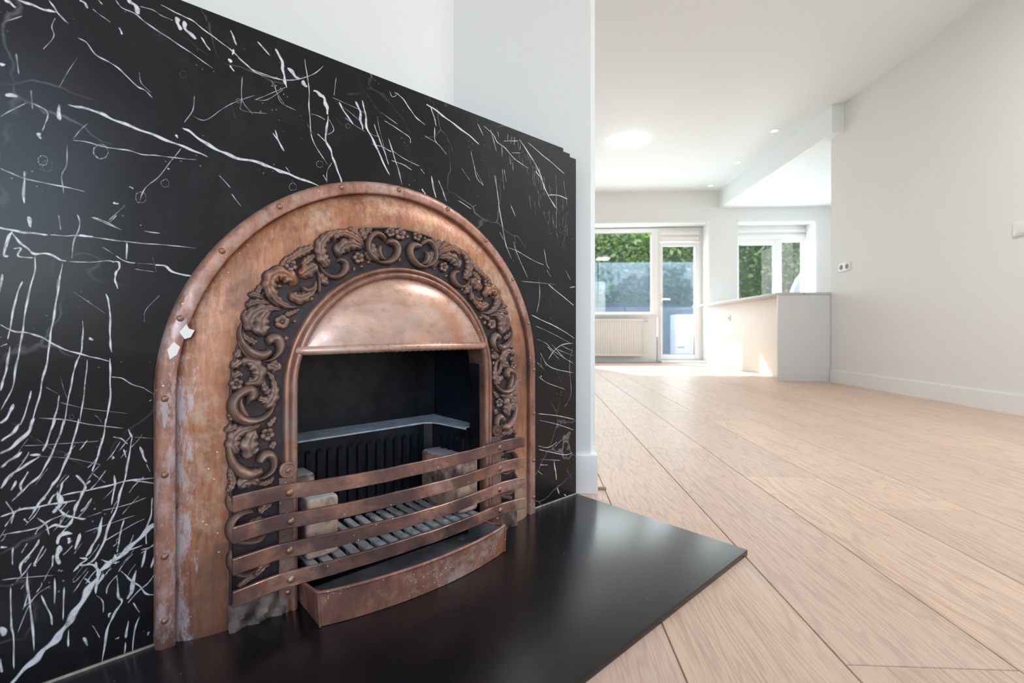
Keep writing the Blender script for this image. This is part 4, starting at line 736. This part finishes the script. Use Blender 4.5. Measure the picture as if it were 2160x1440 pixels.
# iron firebox
fb = MB()
fb.add([(-.245, .22, .012), (.245, .22, .012), (.245, .22, .62), (-.245, .22, .62)], [(0, 1, 2, 3)])
fb.build('back_plate', M['soot'], fi, off, smooth=False)
for sgn in (-1, 1):
    sp_ = MB().box(min(sgn * .245, sgn * .250), max(sgn * .245, sgn * .250), .008, .22, .012, .62).build('side_plate', M['soot2'], fi, off, smooth=False)
    MB().box(min(sgn * .2425, sgn * .2452), max(sgn * .2425, sgn * .2452), .03, .205, .262, .548, bev=.001).build('inset_panel', M['soot2'], sp_, off, smooth=False)
    MB().box(min(sgn * .2095, sgn * .2450), max(sgn * .2095, sgn * .2450), .004, .0085, .012, .60).build('front_flange', M['soot'], fi, off, smooth=False)
    fl_ = MB().box(min(sgn * .2085, sgn * .2098), max(sgn * .2085, sgn * .2098), -.030, .007, .04, .462).build('reveal_strip', M['soot'], fi, off, smooth=False)
    MB().dome((0, 0, 0), .004, .0025, axis=(-sgn, 0, 0), seg=10, rings=3).build('bolt', M['rivet'], fl_, off=(0, 0, 0)).location = (sgn * .2084, -.012, .437 - HZ)
MB().box(-.245, .245, -.03, .22, .614, .62).build('throat_plate', M['soot'], fi, off, smooth=False)
MB().box(-.25, .25, -.005, .22, HZ + .0005, HZ + .004).build('firebox_floor', M['soot'], fi, off, smooth=False)
# cast lining with ledge and flutes
lin = MB(); LZ = .262
outer = [(-.2445, .009), (-.2445, .219), (.2445, .219), (.2445, .009)]
inner = [(-.200, .009), (-.190, .11), (-.183, .134), (-.165, .146), (.165, .146), (.183, .134), (.190, .11), (.200, .009)]
poly = outer + inner[::-1]
lin.prism(poly, HZ + .004, LZ - .0045, 'z')
lining = lin.build('fireback', M['soot'], fi, off, smooth=False)
led = MB(); outs = [(-.2445, .009), (-.2445, .10), (-.2445, .14), (-.2445, .2195), (.2445, .2195), (.2445, .14), (.2445, .10), (.2445, .009)]
inn = [(x * .995, y - .002 if y > .11 else y) for x, y in inner]
vs = [(x, y, LZ + .0015) for x, y in outs] + [(x, y, LZ - .001 + .0008 * math.sin(i * 2.1)) for i, (x, y) in enumerate(inn)] + [(x, y, LZ - .0045) for x, y in inn]
fs = [(i, i + 1, i + 9, i + 8) for i in range(7)] + [(i + 8, i + 9, i + 17, i + 16) for i in range(7)]
lo_ = MB().add(vs, fs).build('ledge', M['ledge'], lining, off, smooth=False); lo_['label'] = 'ash-grey top ledge of the black fireback'
def rib(x, y, nx2, ny2, w_=.0125, d_=.007):
    tx, ty = -ny2, nx2; mb = MB(); zz0, zz1 = .085, .234
    vs = []
    for z in (zz0, zz1 - .004):
        for a, b in ((-w_ / 2, 0), (-w_ / 2 + .002, d_), (w_ / 2 - .002, d_), (w_ / 2, 0)): vs.append((tx * a + nx2 * b, ty * a + ny2 * b, z - zz0))
    for a, b in ((-w_ / 2, 0), (-w_ / 2 + .003, .001), (w_ / 2 - .003, .001), (w_ / 2, 0)): vs.append((tx * a + nx2 * b, ty * a + ny2 * b, zz1 + .004 - zz0))
    fs = [(k * 4 + i, k * 4 + i + 1, k * 4 + 5 + i, k * 4 + 4 + i) for k in (0, 1) for i in range(3)]
    o = mb.add(vs, fs).build('rib', M['soot2'], lining, smooth=False); o.location = (x, y, zz0 - HZ)
for i in range(14): rib(-.152 + i * .0234, .146, 0, -1)
for sgn in (-1, 1):
    for i in range(4): rib(sgn * (.1990 - i * .0022), .022 + i * .0235, -sgn * .995, -.10)

# fire basket: two uprights and four bowed copper bars with rivets
bk_ = fp_thing('fire_basket', (0, -.06, .03), 'copper basket front of four bowed straps riveted to two hammered uprights', 'fire grate'); off = (0, -.06, .03)
for sgn in (-1, 1):
    x = sgn * .2375 + .0085; mb = MB()
    nz_ = 26; rows = []
    for i in range(nz_ + 1):
        z = .036 + (.246 - .036) * i / nz_; hm = lambda k: .0007 * math.sin(i * 2.3 + k * 1.9 + sgn) * (0 < k < 5)
        rows.append([(x + dx, -(pp + hm(k)), z) for k, (dx, pp) in enumerate(((-.0140, .046), (-.0140, .0505), (-.0115, .0520), (.0, .0526), (.0115, .0520), (.0140, .0505), (.0140, .046)))])
    mb.grid(rows, closed=True); mb.f.append(tuple(range(0, 7))); mb.mi.append(0)
    up_ = mb.build('upright', M['upright'], bk_, off, angle=30)
    mb = MB(); mb.disc((x, -.046, .2585), .0142, -.0060, 'y', 24)
    rws = [[(x + (.0118 + .0024 * math.cos(a)) * math.cos(b_), -.0520 - .0018 * math.sin(a), .2585 + (.0118 + .0024 * math.cos(a)) * math.sin(b_)) for a in (2 * math.pi * k / 8 for k in range(8))] for b_ in (2 * math.pi * q_ / 28 for q_ in range(29))]
    mb.grid(rws, closed=True); mb.dome((x, -.0520, .2575), .0048, .0035).build('finial_disc', M['strap'], up_, off)
    MB().dome((x, -.0522, .0475), .0052, .0035).build('rivet', M['rivet'], up_, off)
BX = .0085
def bp(x):
    a = abs(x); return .0535 + .0275 * (1 - (a / .245) ** 2) if a < .245 else .0535 + .019 * ((a - .245) / .084) ** 1.5
def barz(x, k): return .004 * max(0, (abs(x) - .245) / .084) - x * (.006 if k else .004) + (.004 if k == 3 else 0) * max(0, 1 - abs(x) / .27)
for k, zc in enumerate((.2215, .1715, .1220, .0712)):
    mb = MB(); rows = []; N_ = 72; hh = .0128
    for i in range(N_ + 1):
        x = -.3265 + .637 * i / N_; p_ = bp(x) + .0003 * math.sin(i * .5 + k * 2); z = zc + barz(x, k) + .0005 * math.sin(i * .2 + k); e_ = .0002 * math.sin(i * .8 + k)
        rows.append([(x + BX, -(p_ + a), z + b + e_ * (abs(b) > .01)) for a, b in ((0, -hh), (.0048, -hh), (.0058, -hh + .0010), (.0058, hh - .0010), (.0048, hh), (0, hh))])
    mb.grid(rows, closed=True); n8 = len(rows) * 6; mb.f += [tuple(range(6))[::-1], tuple(range(n8 - 6, n8))]; mb.mi += [0, 0]
    b_ = mb.build('bar', M['strap'], bk_, off, angle=30)
    for sgn in (-1, 1):
        x = sgn * .2375 + .002 * (k % 2); z = zc + barz(x, k) - .001
        MB().dome((x + BX, -(bp(x) + .0056), z), .0066, .0042, seg=14).build('rivet', M['rivet'], b_, off)
# paint flecks on the bars
bpy.context.view_layer.update()

# bottom grate
gr = fp_thing('bottom_grate', (0, 0, .05), 'ash-grey iron bottom grate of parallel bars inside the fireplace', 'fire grate'); off = (0, 0, .05)
g0 = None
for i in range(15):
    x = -.182 + i * .026; p1 = bp(x) - .004; y0, y1 = -p1, .118
    mb = MB(); w_ = .0084; rows = []
    for j in range(9):
        y = y0 + (y1 - y0) * j / 8; dz = .0008 * math.sin(j * 1.9 + i); rows.append([(x - w_ * .6, y, .062), (x - w_, y, .0745 + dz), (x - w_ + .002, y, .0770 + dz), (x + w_ - .002, y, .0770 + dz), (x + w_, y, .0745 + dz), (x + w_ * .6, y, .062)])
    mb.grid(rows, closed=True); m6 = len(rows) * 6; mb.f += [tuple(range(6))[::-1], tuple(range(m6 - 6, m6))]; mb.mi += [0, 0]
    mb.build('grate_bar', M['bar'], gr, off, angle=35)
MB().box(-.195, .195, .098, .112, .060, .0735, bev=.002).box(-.195, .195, -.012, .0, .060, .0725, bev=.002).build('cross_rail', M['soot'], gr, off)
for x in (-.19, .178): MB().box(x, x + .012, .100, .112, .017, .062).box(x, x + .012, -.012, .0, .017, .062).build('leg', M['soot'], gr, off)

# fire bricks
def brick(x0, x1, y0, y1, z0, z1, label, seed, tilt=0):
    c = ((x0 + x1) / 2, (y0 + y1) / 2, z0); bm = bmesh.new(); bmesh.ops.create_cube(bm, size=1)
    for v in bm.verts: v.co = (v.co.x * (x1 - x0), v.co.y * (y1 - y0), (v.co.z + .5) * (z1 - z0))
    bmesh.ops.bevel(bm, geom=bm.edges[:], offset=.008, segments=3, affect='EDGES', profile=.5)
    bmesh.ops.subdivide_edges(bm, edges=bm.edges[:], cuts=1, use_grid_fill=True)
    from mathutils import noise
    for v in bm.verts: v.co += v.co.normalized() * .0016 * noise.noise(v.co * 45 + Vector((seed, 0, 0)))
    mb = MB(); mb.frombm(bm); o = mb.build('fire_brick', M['brick'], smooth=True, angle=60); fp_place(o, c); o.rotation_euler.z += math.radians(tilt)
    tag(o, label, 'fire brick')
brick(-.190, -.130, -.030, .050, .0785, .188, 'short fire brick with pale blue-grey top behind the left upright', 1)
brick(-.196, -.140, .066, .128, .0785, .210, 'sooty fire brick at the back left corner of the grate', 2)
brick(.139, .199, -.040, .118, .0785, .200, 'long grey and peach fire brick on the right side of the grate', 3)

# ash pan
ap = fp_thing('ash_pan', (-.003, -.05, HZ), 'bow-fronted open copper ash pan standing on the hearth below the bars', 'ash pan'); off = (-.003, -.05, HZ)
def front(t): # t 0..1 left to right
    x = -.207 + .407 * t; return x, .130 + .031 * (1 - (2 * t - 1) ** 2) ** .9 + .004 * t
plan = [front(i / 28) for i in range(29)]
ring = [(-.207, -.10), (-.207, -.03), (-.207, .05), (-.207, .10)] + plan + [(.200, .10), (.200, .05), (.200, -.03), (.200, -.10)]
def topz(p_): return .068 if p_ > .115 else (.0535 if p_ < .085 else .0535 + .0145 * (p_ - .085) / .03)
mb = MB(); rows = []
for x, p_ in ring:
    s_ = .985; rows.append([(x * s_, -p_ * (.992 if p_ > .1 else 1), HZ + .0008), (x, -p_, topz(p_)), ])
mb.grid(rows); thick = []
rows = [[((x * .976), -(p_ - .0028 if p_ > .1 else p_), topz(p_)), ((x * .96), -((p_ - .0028) * .99 if p_ > .1 else p_), HZ + .0035)] for x, p_ in ring]
mbi = MB().grid(rows); o0 = [(r_[1]) for r_ in rows]
mbi.prism([(a[0], a[1]) for a in o0], HZ + .0012, HZ + .0034, 'z')
body = mb.build('pan_body', M['pan'], ap, off, angle=30); mbi.build('inner_lining', M['paninside'], ap, off, angle=30)
MB().tube([(x * .988, -(p_ - .001), topz(p_) + .0005) for x, p_ in ring], .0032, 8).build('rolled_rim', M['pan'], ap, off, angle=80)
for x in (-.207, .2): MB().tube([(x * .985, -.1315 if x < 0 else -.1345, HZ + .001), (x * .998, -.1312 if x < 0 else -.1348, .066)], .0019, 6).build('corner_seam', M['pan'], ap, off)

# small loose bits on the floor
wc = MB().box(-.012, .022, -.006, .006, 0, .007, bev=.001).build('wood_shim', plain('dark_wood', (.30, .20, .13), .6)); wc.location = (.195, 1.50, 0.0005)
tag(wc, 'small brown wood shim on the floor beside the white skirting', 'wood piece')
ck = MB().tube([(-.006, .0, .002), (0, .001, .004), (.007, -.002, .002)], [.0012, .0022, .0008], 6).tube([(0, 0, .003), (.004, .012, .002), (.006, .02, .001)], .0006, 5).build('crumb', M['dark']); ck.location = (1.75, 1.59, .0)
tag(ck, 'tiny dark crumb lying on the oak planks at the right', 'debris')
